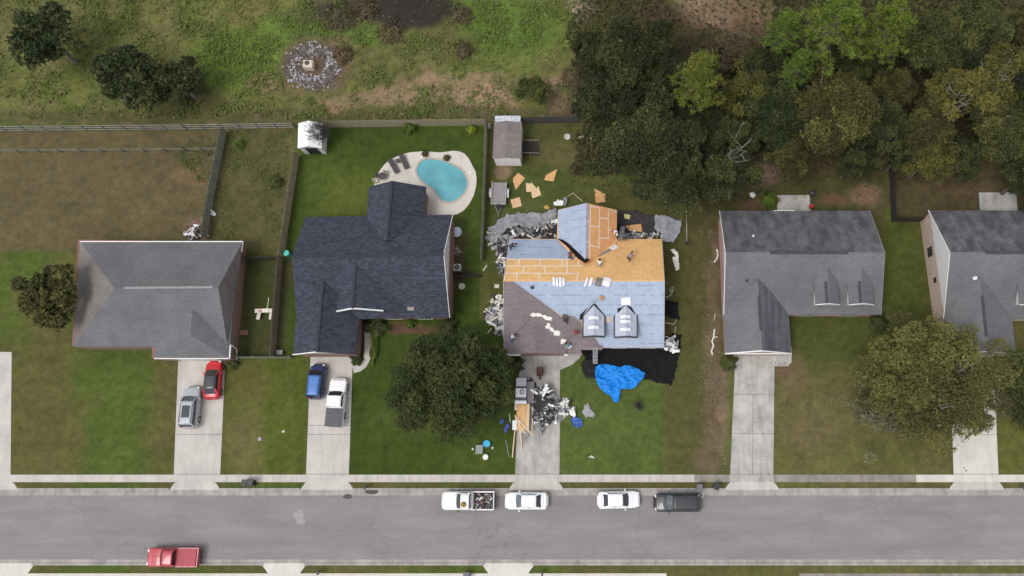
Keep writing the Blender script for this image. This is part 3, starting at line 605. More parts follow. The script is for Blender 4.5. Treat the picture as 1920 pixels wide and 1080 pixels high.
# garage wing, old shingles
gl0, gr0, gl1, gr1 = P(946, 664, ZE), P(1062, 664, ZE), P(946.5, 620, ZE), P(1062, 615, ZE); gk0, gk1 = P(1003, 656, 4.2), P(1003, 598, 4.2); gk0.y = gl0.y
block(H3, gl0, gl1, gr0, gr1, gk0, gk1, S_BROWN, REDB, M('grey siding', (0.22,0.2,0.21), .7), ins1=0.3)
for x0, x1 in ((946, 976), (1058, 1064)):
    p, q = P(x0, 665.5, 2.8), P(x1, 665.5, 2.8); sp = MB(); sp.bar(p, q, 0.2, 0.12); sp.build('gutter', TRIM, H3)
front_bits(H3, Vector((gl0.x+.5, gl0.y+.25, 0)), Vector((gr0.x-.5, gl0.y+.25, 0)))
yy = d.y+0.35
for x in (1160, 1215): p = P(x, 655, 1); on_wall(H3, 'window', Vector((p.x-0.8, yy, 0)), Vector((p.x+0.8, yy, 0)), 0.7, 2.2, WIN, 0.06, TRIM)
# porch roof beside the garage
cover(H3, Plane(P(1060, 655, 2.9), P(1130, 655, 2.9), P(1095, 640, 3.3)), [(1060, 645), (1132, 648), (1128, 656), (1088, 656), (1092, 664), (1062, 664)], 0.0, S_BROWN, 'porch_roof', 0.12)
UND2 = M('dormer underlayment', (0.40, 0.425, 0.50), 0.55, var=0.14, scale=1.0, sc3=(4, 0.5, 1), bumpd=0.02)
dormer(H3, 1093, 1134, 1113, 631, 592, 572, 4.5, 5.06, UND2, M('grey siding', (0.22,0.2,0.21)), edge=DARKM, z0=3.2)
dormer(H3, 1152, 1195, 1173, 632, 592, 572, 4.5, 5.06, UND2, M('grey siding', (0.22,0.2,0.21)), edge=DARKM, z0=3.2)
cover(H3, PF, [(1092, 592), (1112, 570), (1114, 567), (1134, 591), (1130, 592), (1112, 576), (1095, 597), (1086, 600), (1088, 590), (1103, 575)], 0.05, BLK, 'dormer_flashing')
cover(H3, PF, [(1158, 578), (1166, 577), (1173, 571), (1184, 576), (1192, 589), (1186, 588), (1173, 577), (1160, 587), (1158, 587)], 0.05, BLK, 'dormer_flashing')
vent(H3, PF, 998, 538.5, 0.13, 0.2); vent(H3, PF, 1003, 626, 0.1, 2.6-2.3)
trimbar(H3, [(a, k0), (k0, d), (b, k1), (k1, c), (d, c)], 'drip_edge', M('drip edge', (0.33, 0.33, 0.36), .5), w_=0.06)
# ---------------------------------------------------------------- sheds
# white shed by the left fence: gabled, ridge runs north-south
SM = M('white metal roof', (0.85, 0.85, 0.86), 0.45, var=0.05)
s = thing('shed', 'small white shed with an open dark doorway, half under a bare vine', 'shed', P(588, 265))
l0, l1, r0, r1 = P(558, 278, 2.0), P(560, 231, 2.0), P(603, 280, 2.0), P(600, 231, 2.0); k0, k1 = P(577, 274.5, 2.7), P(578.5, 226.5, 2.7); k0.y = l0.y; r0.y = l0.y; k1.y = l1.y; r1.y = l1.y
block(s, l0, l1, r0, r1, k0, k1, SM, M('shed siding', (0.55,0.53,0.52), .7), M('shed siding', (0.5,0.5,0.5)), over=0.1, rake=0.1, th=0.06)
on_wall(s, 'doorway', Vector((l0.x+0.75, l0.y+0.1, 0)), Vector((r0.x-0.65, l0.y+0.1, 0)), 0.05, 1.85, M('painted doorway shade', (0.012,0.012,0.014), .9), 0.01)  # flat near-black panel: shade inside the doorway put into its colour
# shed with brown roof: white south wall, pale lean-to at the back
s = thing('shed', 'shed with grey brown shingle roof and tall white end wall, ramp at its side', 'shed', P(950, 265))
l0, l1, r0, r1 = P(923.5, 297, 2.5), P(927, 229, 2.5), P(976, 297, 2.5), P(976, 229, 2.5); k0, k1 = P(947, 297, 2.85), P(950, 229, 2.85); k0.y = l0.y = r0.y; k1.y = l1.y = r1.y
WHB = M('bright white siding', (0.86, 0.85, 0.84), 0.5, var=.05); block(s, l0, l1, r0, r1, k0, k1, S_SHED, WHB, WHB, over=0.12, rake=0.06, th=0.08)
mb = MB(); p = [P(928, 217, 1.9), P(976, 217, 1.9), P(976, 228, 2.2), P(928, 228, 2.2)]; mb.slab(p, 0.05); mb.build('lean_to_roof', M('streaked white sheet', (0.55,0.55,0.6), .5, var=.5, scale=4), s)
for x in (929, 975): q = P(x, 217.5, 1.9); mb = MB(); mb.box((q.x, q.y, 0.93), (0.1, 0.1, 1.86)); mb.build('post', WHITE, s)
mb = MB(); q0, q1, q2, q3 = P(978, 268), P(1012, 268), P(1012, 292), P(978, 292)
for i in range(9):
    t = (i+0.5)/9; aa, bb = lerp(q0, q1, t), lerp(q3, q2, t); z = 0.42*(1-t)+0.05
    mb.bar(aa+Vector((0,0,z)), bb+Vector((0,0,z)), 0.2, 0.03)
mb.build('ramp', M('dark timber', (0.035, 0.028, 0.025), .9), s)
for a_, b_ in ((q0, q1), (q3, q2)):
    mb = MB(); mb.bar(a_+Vector((0,0,.95)), b_+Vector((0,0,.8)), 0.07, 0.07)
    for t in (0.05, .5, .97): pp = lerp(a_, b_, t); mb.box((pp.x, pp.y, 0.42), (0.08, 0.08, 0.84))
    mb.build('handrail', M('weathered timber', (0.20, 0.175, 0.15), .9), s)
# ---------------------------------------------------------------- pool
PCON = concrete('pool deck', (0.56, 0.52, 0.46), 0.08)
pool = [(783,312),(788,304),(797,299.5),(808,298.5),(822,300),(836,304),(850,310),(862,317),(871,326),(876,337),(877,348),(873,359),(865,368),(856,375),(846,379),(836,379),(828,375),(821,367),(815,358),(806,350),(795,343),(786,334),(781,323)]
deck = [(702,346),(706,332),(714,318),(724,306),(738,297),(753,290),(770,286),(790,284.5),(808,285),(825,286.5),(838,285),(850,283),(862,284.5),(872,289),(880,299),(886,311),(892,322),(894,335),(893,350),(888,368),(880,383),(870,395),(858,402),(845,404),(795,404),(790,430),(700,430),(701,360)]
def smooth_px(pts, it=1):
    for _ in range(it):
        o = []
        for i in range(len(pts)):
            a, b = pts[i], pts[(i+1)%len(pts)]; o += [(a[0]*.75+b[0]*.25, a[1]*.75+b[1]*.25), (a[0]*.25+b[0]*.75, a[1]*.25+b[1]*.75)]
        pts = o
    return pts
pool = smooth_px(pool, 1)
def ring_obj(name, outer, inner, z, mat, depth, parent=None):
    bm = bmesh.new()
    def loop(px, zz): vs = [bm.verts.new((P(x, y).x, P(x, y).y, zz)) for x, y in px]; return vs, [bm.edges.new((vs[i], vs[(i+1)%len(vs)])) for i in range(len(vs))]
    vo, eo = loop(outer, z); vi, ei = loop(inner, z)
    bmesh.ops.triangle_fill(bm, use_beauty=True, use_dissolve=False, edges=eo+ei)
    for vs, es in ((vo, eo), (vi, ei)):
        lo = [bm.verts.new((v.co.x, v.co.y, z-depth)) for v in vs]
        for i in range(len(vs)): bm.faces.new((vs[i], vs[(i+1)%len(vs)], lo[(i+1)%len(vs)], lo[i]))
    bmesh.ops.recalc_face_normals(bm, faces=bm.faces)
    me = bpy.data.meshes.new(name); bm.to_mesh(me); bm.free(); me.materials.append(mat); o = bpy.data.objects.new(name, me); C.objects.link(o)
    if parent: o.parent = parent
    return o
def offset_px(pts, k):
    cx = sum(p[0] for p in pts)/len(pts); out = []
    n = len(pts)
    for i in range(n):
        a, b = pts[i-1], pts[(i+1)%n]; dx, dy = b[0]-a[0], b[1]-a[1]; q = math.hypot(dx, dy); out.append((pts[i][0]+dy/q*k, pts[i][1]-dx/q*k))
    return out
o = ring_obj('pool_deck', deck, offset_px(pool, 3.2), 0.10, PCON, 0.12); o['kind'] = 'structure'
PT = thing('swimming_pool', 'kidney shaped turquoise swimming pool set in a pale deck', 'pool', P(830, 340))
PT.location = (0, 0, 0)
pc = P(830, 340)
PT.location = pc
def shift(o): 
    o.data.transform(Matrix.Translation(-pc)); o.parent = PT
cp = ring_obj('coping', offset_px(pool, 3.3), offset_px(pool, -0.3), 0.135, concrete('coping', (0.46, 0.38, 0.33), 0.15), 0.13); shift(cp)
mb = MB(); mb.slab([P(x, y)+Vector((0,0,0.075)) for x, y in offset_px(pool, 0.2)], 0.07)
def water():
    m, n, l, b = nt('pool water'); v = mapped(n, l); f = noise_n(n, l, v, 0.35, 2)
    c = mul(n, l, (0.108, 0.335, 0.385), ramp(n, l, f, [(0.3, g(0.80)), (0.7, g(1.2))]))
    f2 = noise_n(n, l, v, 5, 3); l.new(mul(n, l, c, ramp(n, l, f2, [(0.3, g(0.95)), (0.7, g(1.05))])), b.inputs['Base Color'])
    b.inputs['Roughness'].default_value = 0.12; b.inputs['Specular IOR Level'].default_value = 0.5; bump(n, l, f2, 0.02, 0.3, b); return m
mb.build('water', water(), PT)
# ---------------------------------------------------------------- vehicles (built at the origin, nose to +x)
GL = glassy('car glass', (0.02, 0.023, 0.028), 0.06); GLW = glassy('windscreen', (0.10, 0.115, 0.125), 0.08); TYRE = M('tyre', (0.02, 0.02, 0.02), 0.85); RIM = M('wheel rim', (0.45, 0.45, 0.46), 0.35, 0.8); LAMP = M('lamp lens', (0.7, 0.7, 0.68), 0.15); TAIL = M('tail lamp', (0.35, 0.02, 0.02), 0.2)  # GLW is paler than GL: windscreen reflection put into the glass colour
def paint(name, col, coat=0.6): return M(name, col, 0.32, 0.0, 0.04, 1.0, coat=coat, obj=True)
def car_body(L, W, prof, nose=0.55, tailr=0.35, zb=0.28):
    """prof: list of (x fraction 0 rear..1 front, shoulder height). Lofted closed shell"""
    mb = MB(); N = 40; K = 12; rows = []
    def hgt(u):
        for i in range(len(prof)-1):
            if prof[i][0] <= u <= prof[i+1][0]:
                t = (u-prof[i][0])/(prof[i+1][0]-prof[i][0]); t = t*t*(3-2*t); return prof[i][1]*(1-t)+prof[i+1][1]*t
        return prof[-1][1]
    for i in range(N+1):
        t = i/N; u = 0.5-0.5*math.cos(math.pi*t)
        x = (u-0.5)*L
        df = (1-u)*L; dr_ = u*L
        wd = 1.0
        if df < nose*1.5: q = 1-df/(nose*1.5); wd *= max(0.4, (1-q**2.8))**0.55
        if dr_ < tailr*1.5: q = 1-dr_/(tailr*1.5); wd *= max(0.55, (1-q**2.8))**0.5
        w2 = W/2*wd; h = hgt(u)
        e = 1.0-0.35*max(0, 1-min(df, dr_)/0.12)
        hh = zb+(h-zb)*e
        sec = [(0, zb), (w2*0.88, zb), (w2*0.97, zb+0.12), (w2, zb+(hh-zb)*0.45), (w2*0.985, zb+(hh-zb)*0.72), (w2*0.93, zb+(hh-zb)*0.9), (w2*0.82, hh-0.01*1), (w2*0.5, hh+0.015), (0, hh+0.03)]
        ring = [(x, y, z) for y, z in sec]+[(x, -y, z) for y, z in sec[-2:0:-1]]
        rows.append(ring)
    n = len(rows[0]); b = 0
    for r in rows: mb.v += r
    for i in range(N):
        for k in range(n): mb.f.append((i*n+k, i*n+(k+1)%n, (i+1)*n+(k+1)%n, (i+1)*n+k)); mb.m.append(0)
    mb.f.append(tuple(range(n))); mb.m.append(0); mb.f.append(tuple(N*n+k for k in range(n))[::-1]); mb.m.append(0)
    return mb
def fix_normals(o):
    bm = bmesh.new(); bm.from_mesh(o.data); bmesh.ops.recalc_face_normals(bm, faces=bm.faces); bm.to_mesh(o.data); bm.free(); return o
def wheels(par, L, W, fx, rx, r=0.33):
    for x in (fx, rx):
        for s in (-1, 1):
            mb = MB(); y = s*(W/2-0.11); mb.tube([(x, y-0.11, r), (x, y+0.11, r)], r, 18); w_ = mb.build('wheel', TYRE, par)
            mb = MB(); mb.tube([(x, y+s*0.105, r), (x, y+s*0.118, r)], r*0.62, 14); mb.build('rim', RIM, w_)
def lamps(par, L, W, zf, zr, inset=0.0):
    for s in (-1, 1):
        mb = MB(); mb.box((L/2-0.22-inset, s*W*0.33, zf-0.02), (0.2, 0.28, 0.12), rz=-s*0.5); mb.build('headlight', LAMP, par, bevel=0.02)
        mb = MB(); mb.box((-L/2+0.10, s*W*0.33, zr-0.06), (0.10, 0.26, 0.12), rz=s*0.3); mb.build('tail_light', TAIL, par, bevel=0.02)
def cabin(par, pm, W, zb, zr, xr0, xr1, xt0, xt1, glass=GL, wsg=None, roofmat=None, wf=0.90, wt=0.74, bulge=0.05):
    """greenhouse: base from xr0 (rear) to xr1 (front), roof from xt0 to xt1"""
    w0, w1 = W*wf/2, W*wt/2
    B = [(xr0, -w0*0.92, zb), (xr1, -w0*0.90, zb), (xr1+0.10, -w0*0.3, zb), (xr1+0.10, w0*0.3, zb), (xr1, w0*0.90, zb), (xr0, w0*0.92, zb)]
    T = [(xt0, -w1*0.93, zr-0.05), (xt1, -w1*0.93, zr-0.05), (xt1+0.05, -w1*0.3, zr-0.02), (xt1+0.05, w1*0.3, zr-0.02), (xt1, w1*0.93, zr-0.05), (xt0, w1*0.93, zr-0.05)]
    mb = MB(); mb.add(B+T, [(0,1,7,6), (4,5,11,10), (5,0,6,11), (6,7,8,9,10,11)]); mb.build('side_glass', glass, par)
    mb = MB(); mb.add(B[1:5]+T[1:5], [(0,1,5,4), (1,2,6,5), (2,3,7,6)]); mb.build('windscreen', wsg or glass, par)
    mb = MB(); nx_, ny_ = 8, 8; vs = []; fs = []      # curved roof panel
    for i in range(nx_+1):
        for j in range(ny_+1):
            u, v = i/nx_, j/ny_*2-1
            e = 1-0.04*(abs(u*2-1)**4)
            x = lerp(xt0-0.03, xt1+0.05, u)+(0.0 if u < .99 else -0.04*v*v); vs.append((x, v*w1*e, zr+bulge*(1-v*v)*(1-(2*u-1)**2*0.6)-0.055*(abs(v)**5)))
    for i in range(nx_):
        for j in range(ny_): a = i*(ny_+1)+j; fs.append((a, a+ny_+1, a+ny_+2, a+1))
    b = len(vs); vs2 = vs+[(x, y, z-0.06) for x, y, z in vs]; fs2 = fs+[tuple(b+k for k in f[::-1]) for f in fs]
    rim_ = [i*(ny_+1) for i in range(nx_+1)]+[nx_*(ny_+1)+j for j in range(1, ny_+1)]+[i*(ny_+1)+ny_ for i in range(nx_-1, -1, -1)]+[j for j in range(ny_-1, 0, -1)]
    for i in range(len(rim_)): p, q = rim_[i], rim_[(i+1)%len(rim_)]; fs2.append((p, q, q+b, p+b))
    mb.add(vs2, fs2); fix_normals(mb.build('roof_panel', roofmat or pm, par, smooth=True))
    mb = MB()
    for s in (-1, 1):
        mb2 = MB()
        mb2.bar((xr1, s*w0*0.91, zb-0.02), (xt1, s*w1*0.95, zr-0.03), 0.09, 0.07); mb2.build('pillar', pm, par)
        mb2 = MB(); mb2.bar((xr0, s*w0*0.93, zb-0.02), (xt0, s*w1*0.95, zr-0.03), 0.16, 0.08); mb2.build('pillar', pm, par)
        xm = (xt0+xt1)/2-0.05
        mb2 = MB(); mb2.bar((xm, s*w0*0.925, zb-0.02), (xm, s*w1*0.95, zr-0.04), 0.10, 0.05); mb2.build('pillar', DARKM, par)
def mirrors(par, W, x, z, mat):
    for s in (-1, 1): mb = MB(); mb.box((x, s*(W/2+0.10), z), (0.13, 0.22, 0.15), rz=s*0.25); mb.build('mirror', mat, par, bevel=0.04)
def plates(par, L, W, z=0.5):
    mb = MB(); mb.box((L/2-0.01, 0, 0.45), (0.06, W*0.55, 0.16)); mb.build('grille', DARKM, par)
    mb = MB(); mb.box((-L/2+0.0, 0, 0.42), (0.05, W*0.7, 0.14)); mb.build('bumper', DARKM, par)
def seams(par, segs, z, mat=None):
    mb = MB()
    for x0, y0, x1, y1 in segs: mb.bar((x0, y0, z), (x1, y1, z), 0.018, 0.012)
    mb.build('panel_gap', mat or DARKM, par)
def sedan(label, col, L=4.75, W=1.83, coat=0.6, roofm=None, name='car', cat='car', group=None, glass_w=None):
    t = thing(name, label, cat, group=group); pm = paint('paint '+label[:22], col, coat)
    fix_normals(car_body(L, W, [(0, 0.72), (0.06, 0.98), (0.2, 1.02), (0.6, 0.98), (0.74, 0.94), (0.94, 0.76), (1, 0.58)]).build('body', pm, t, smooth=True))
    cabin(t, pm, W, 0.95, 1.44, -1.72, 1.0, -1.10, 0.42, wsg=glass_w, roofmat=roofm)
    lamps(t, L, W, 0.68, 0.86); wheels(t, L, W, 1.42, -1.38); mirrors(t, W, 0.72, 1.0, pm); plates(t, L, W)
    seams(t, [(-1.84, -0.62, -1.84, 0.62)], 1.035); seams(t, [(1.12, -0.72, 1.12, 0.72)], 0.975)
    return t
def suv(label, col, L=4.9, W=1.95, roof=None, zr=1.75, name='suv', wsg=None, van=0.0):
    t = thing(name, label, 'SUV'); pm = paint('paint '+label[:22], col)
    fix_normals(car_body(L, W, [(0, 0.9), (0.05, 1.06), (0.6, 1.06), (0.76, 1.04), (0.93, 0.92), (1, 0.66)], 0.5, 0.25).build('body', pm, t, smooth=True))
    cabin(t, pm, W, 1.05, zr, -L/2+0.12, 1.12+van, -L/2+0.38, 0.55+van, wsg=wsg, roofmat=roof, wt=0.80)
    mb = MB()
    for s in (-1, 1):
        mb = MB(); mb.bar((-L/2+0.5, s*W*0.34, zr+0.05), (0.3, s*W*0.34, zr+0.05), 0.04, 0.04); mb.build('roof_rail', DARKM, t)
    lamps(t, L, W, 0.82, 1.0); wheels(t, L, W, L*0.3, -L*0.29, 0.37); mirrors(t, W, 0.95, 1.12, pm); plates(t, L, W)
    return t
def pickup(label, col, L=5.9, W=2.0, bed=None, name='pickup_truck', crew=1.0):
    t = thing(name, label, 'pickup truck'); pm = paint('paint '+label[:22], col)
    xb = -L/2+0.05; xc = -0.55-0.5*(crew-1)
    # front half shell: bonnet and cab base
    cb = car_body(L, W, [(0, 1.1), (0.05, 1.13), (0.6, 1.13), (0.76, 1.12), (0.92, 1.04), (1, 0.78)], 0.35, 0.12, 0.4)
    cb.v = [((x if x > xc else xc), y, z) for x, y, z in cb.v]; fix_normals(cb.build('body', pm, t, smooth=False))
    mb = MB(); hb = 1.12; z0 = 0.72
    mb.box(((xb+xc)/2, 0, z0-0.05), (xc-xb, W-0.04, 0.1))
    for s in (-1, 1): mb.box(((xb+xc)/2, s*(W/2-0.07), (hb+0.45)/2), (xc-xb, 0.13, hb-0.45))
    mb.box((xb+0.04, 0, (hb+z0)/2), (0.08, W-0.27, hb-z0-0.002)); mb.box((xc-0.03, 0, (hb+z0)/2), (0.05, W-0.27, hb-z0-0.004)); mb.build('bed', pm, t)
    mb = MB(); mb.box(((xb+xc)/2, 0, z0+0.01), (xc-xb-0.15, W-0.28, 0.02)); mb.build('bed_liner', DARKM, t)
    cabin(t, pm, W, 1.1, 1.78, xc+0.12, 1.15, xc+0.2, 0.62, wt=0.82, bulge=0.03)
    lamps(t, L, W, 0.88, 0.9); wheels(t, L, W, L*0.31, -L*0.27, 0.39); mirrors(t, W, 0.95, 1.2, DARKM); plates(t, L, W)
    return t
def park(t, px, py, ang): t.location = P(px, py, 0.02); t.rotation_euler = (0, 0, R(ang)); return t
def local(name, mat, par): o = mb.build(name, mat, None, bevel=0.02); o.parent = par; return o
# on the street
c1 = park(sedan('white sedan facing left, parked behind the old pickup, nearly straight to the kerb', (0.80, 0.80, 0.81), glass_w=GLW), 988, 938.5, 180)
c2 = park(sedan('white sedan facing right, parked in front of the black suv', (0.80, 0.80, 0.81), 4.65), 1159.5, 936.5, 1.5)
c3 = park(suv('black suv parked on the street, its grey roof rails shining', (0.022, 0.022, 0.025), 5.1, 1.98, M('black roof', (0.035, 0.036, 0.04), 0.35, obj=True), 1.78, wsg=GLW), 1269, 941.5, 180)
c4 = park(pickup('old white pickup on the street, its open bed filled with scrap', (0.72, 0.72, 0.71), 5.75, 1.98, crew=0.75), 880, 938, 180)
# left drives
c5 = park(sedan('red car with a dark glass roof parked nose to the garage', (0.52, 0.012, 0.022), 4.35, 1.8, roofm=glassy('glass roof', (0.035,0.037,0.042))), 405, 713, 92)
c6 = park(suv('silver grey suv parked left of the red car', (0.36, 0.38, 0.40), 4.6, 1.88, M('silver roof', (0.40,0.42,0.45), 0.3, obj=True), 1.68, wsg=GLW), 364, 764, 90)
mb = MB(); mb.box((-0.55, 0, 1.745), (1.3, 0.85, 0.01)); local('sunroof', GL, c6)
c7 = park(suv('dark blue suv with a bright blue roof, parked on the drive', (0.018, 0.028, 0.10), 3.95, 1.75, M('blue roof painted sky reflection', (0.06, 0.17, 0.47), 0.3, obj=True), 1.62), 598, 716, 88)  # roof lighter and bluer than the body: sky reflection put into its colour
c8 = park(pickup('white crew cab pickup with a grey bed cover, on the drive', (0.80, 0.80, 0.80), 5.35, 1.93, crew=1.3), 635.5, 755, 88)
mb = MB(); mb.box((-1.68, 0, 1.16), (2.0, 1.88, 0.05)); local('bed_cover', M('bed cover', (0.085, 0.087, 0.095), 0.7, obj=True), c8)
c9 = park(pickup('red pickup on the far side of the street, at the left', (0.42, 0.03, 0.05), 5.6, 1.95), 332, 1043, 180)
mb = MB(); mb.box((-1.55, 0, 1.15), (2.1, 1.8, 0.05)); local('bed_cover', M('red bed cover', (0.36, 0.05, 0.07), 0.6, obj=True), c9)
# scrap in the old pickup's bed (nobody could count it)
SCR = [M('scrap grey', (0.16,0.16,0.16), .7), M('scrap dark', (0.03,0.03,0.032), .8), M('scrap white', (0.6,0.58,0.56), .7), M('scrap brown', (0.14,0.07,0.05), .8), M('scrap pink', (0.35,0.16,0.17), .8)]
def scatter_scrap(name, pxpoly_or_fn, n, zfun, mats, label, cat, weights, smin, smax, seed, flatness=0.6, curl=0.5):
    r = random.Random(seed); mb = MB()
    for _ in range(n):
        p = pxpoly_or_fn(r); z = zfun(p, r); L = r.uniform(smin, smax); W_ = L*r.uniform(0.12, 0.5); a = r.uniform(0, 6.28); tilt = r.uniform(-flatness, flatness); t2 = r.uniform(-flatness, flatness)
        Mx = Matrix.Rotation(a, 3, 'Z')@Matrix.Rotation(tilt, 3, 'X')@Matrix.Rotation(t2, 3, 'Y')
        mi = r.choices(range(len(mats)), weights)[0]; c = Vector((p.x, p.y, z+L*0.1)); cu = r.uniform(-curl, curl)*L
        vs = []; k = 4
        for i in range(k+1):
            s_ = i/k-0.5; zz = cu*(s_*s_*4-0.3)*0.4
            jag = r.uniform(0.6, 1.1)
            for y in (-W_/2*jag, W_/2*jag): vs.append(Mx@Vector((s_*L, y, zz))+c)
        top = [(2*i, 2*i+1, 2*i+3, 2*i+2) for i in range(k)]
        b2 = [v-Vector((0,0,0.012)) for v in vs]
        n2 = len(vs)
        mb.add(vs+b2, top+[tuple(n2+q for q in f[::-1]) for f in top]+[(0,2,n2+2,n2)], mi)
    o = mb.single(name, mats, label, cat); o['kind'] = 'stuff'; return o
pc4 = P(880, 938)
def inbed(r): return Vector((pc4.x+r.uniform(0.75, 2.6), pc4.y+r.uniform(-0.75, 0.75), 0))
scatter_scrap('scrap_load', inbed, 150, lambda p, r: 0.75+r.random()**1.3*0.5, SCR, 'mixed metal and wood scrap heaped in the old white pickup bed', 'scrap', [4,4,2.5,2,1.6], 0.12, 0.6, 3)
mb = MB(); mb.bar((pc4.x+0.62, pc4.y-0.85, 1.42), (pc4.x+0.62, pc4.y+0.85, 1.42), 0.1, 0.1)
for s_ in (-0.85, 0.85): mb.bar((pc4.x+0.62, pc4.y+s_, 1.0), (pc4.x+0.62, pc4.y+s_, 1.42), 0.1, 0.1)
mb.bar((pc4.x+0.62, pc4.y+0.86, 1.42), (pc4.x-0.6, pc4.y+0.86, 1.55), 0.06, 0.06)
mb.single('truck_rack', M('rack metal', (0.30,0.31,0.30), .5, .4), 'grey metal rack over the front of the old pickup bed', 'rack')
mb = MB(); q = P(957, 0); 
hat = P(871, 934, 1.83); mb.lathe((pc4.x-0.3, pc4.y-0.35, 1.83), [(0.30, 0), (0.31, 0.02), (0.17, 0.05), (0.15, 0.13), (0.05, 0.16)], 18)
mb.single('straw_hat', M('straw', (0.30, 0.20, 0.07), .9), 'round brown hat lying on the old pickup cab roof', 'hat', smooth=True)
# ---------------------------------------------------------------- trailers
TW = M('grey trailer boards', (0.27, 0.245, 0.245), .85, var=0.15, scale=2, sc3=(6, 0.4, 1)); TMET = M('trailer steel', (0.16, 0.16, 0.165), .5, .3)
def trailer(name, label, px, py, Lx, Wx, ang, boards, rail=0.35, steel=TMET, wall=0):
    t = thing(name, label, 'trailer', P(px, py), R(ang)); 
    def B(nm, f, m, par=t):
        mb = MB(); f(mb)
        me = bpy.data.meshes.new(nm); me.from_pydata(mb.v, [], mb.f); me.materials.append(m); o = bpy.data.objects.new(nm, me); C.objects.link(o); o.parent = par; return o
    def deckf(mb):
        n = 8
        for i in range(n): y = -Wx/2+(i+0.5)*Wx/n; mb.box((0, y, 0.55), (Lx, Wx/n-0.015, 0.05))
    B('deck', deckf, boards)
    if wall:
        for s in (-1, 1): B('side_wall', lambda mb, s=s: mb.box((0, s*Wx/2, 0.58+wall/2), (Lx, 0.06, wall)), steel)
        for s in (-1, 1): B('end_wall', lambda mb, s=s: mb.box((s*Lx/2, 0, 0.58+wall/2), (0.06, Wx-0.07, wall)), steel)
    else:
        def fr(mb):
            for s in (-1, 1): mb.bar((-Lx/2, s*Wx/2, 0.55+rail), (Lx/2, s*Wx/2, 0.55+rail), 0.06, 0.06)
            mb.bar((Lx/2, -Wx/2, 0.55+rail), (Lx/2, Wx/2, 0.55+rail), 0.06, 0.06)
            for x in (-Lx/2+.03, -Lx/6, Lx/6, Lx/2-.03):
                for s in (-1, 1): mb.bar((x, s*Wx/2, 0.5), (x, s*Wx/2, 0.55+rail), 0.05, 0.05)
        B('rail', fr, M('pale rail', (0.4,0.4,0.4), .5, .3))
    for s in (-1, 1):
        w_ = B('wheel', lambda mb, s=s: (mb.tube([(-0.1, s*(Wx/2+0.1), 0.32), (-0.1, s*(Wx/2+0.28), 0.32)], 0.32, 16)), TYRE)
        B('mudguard', lambda mb, s=s: (mb.box((-0.1, s*(Wx/2+0.19), 0.72), (0.5, 0.24, 0.03)), mb.bar((0.15, s*(Wx/2+0.19), 0.71), (0.45, s*(Wx/2+0.19), 0.5), 0.24, 0.03), mb.bar((-0.35, s*(Wx/2+0.19), 0.71), (-0.65, s*(Wx/2+0.19), 0.5), 0.24, 0.03)), M('pale mudguard', (0.5,0.5,0.5), .5))
    def tg(mb):
        for s in (-1, 1): mb.bar((Lx/2-0.1, s*Wx*0.3, 0.47), (Lx/2+1.05, 0, 0.45), 0.08, 0.08)
        mb.bar((Lx/2+0.95, 0, 0.45), (Lx/2+1.35, 0, 0.45), 0.07, 0.08); mb.tube([(Lx/2+0.9, 0, 0.05), (Lx/2+0.9, 0, 0.65)], 0.04, 8)
    B('drawbar', tg, steel)
    return t
t1 = trailer('utility_trailer', 'empty grey board utility trailer parked by the back yard fence', 937, 366, 2.75, 1.7, -91, TW)
pp = P(935.5, 386, 0.7)
mb = MB(); mb.tube([(pp.x, pp.y, 0.62), (pp.x, pp.y, 0.8)], 0.29, 16); sw = mb.build('spare_wheel', TYRE, None); sw.data.transform(Matrix.Rotation(R(91), 4, 'Z')@Matrix.Translation(-t1.location)); sw.parent = t1
t2 = trailer('dump_trailer', 'dark dump trailer on the drive heaped with torn roofing', 1018.5, 764, 3.5, 1.85, -90, M('dark deck', (0.03,0.03,0.03), .8), wall=0.55, steel=M('black steel', (0.03,0.03,0.032), .6, .2))
t3 = trailer('flatbed_trailer', 'long flatbed trailer on the drive carrying shingle packs and boards', 986, 762, 5.4, 1.75, -90, TW, rail=0.08)
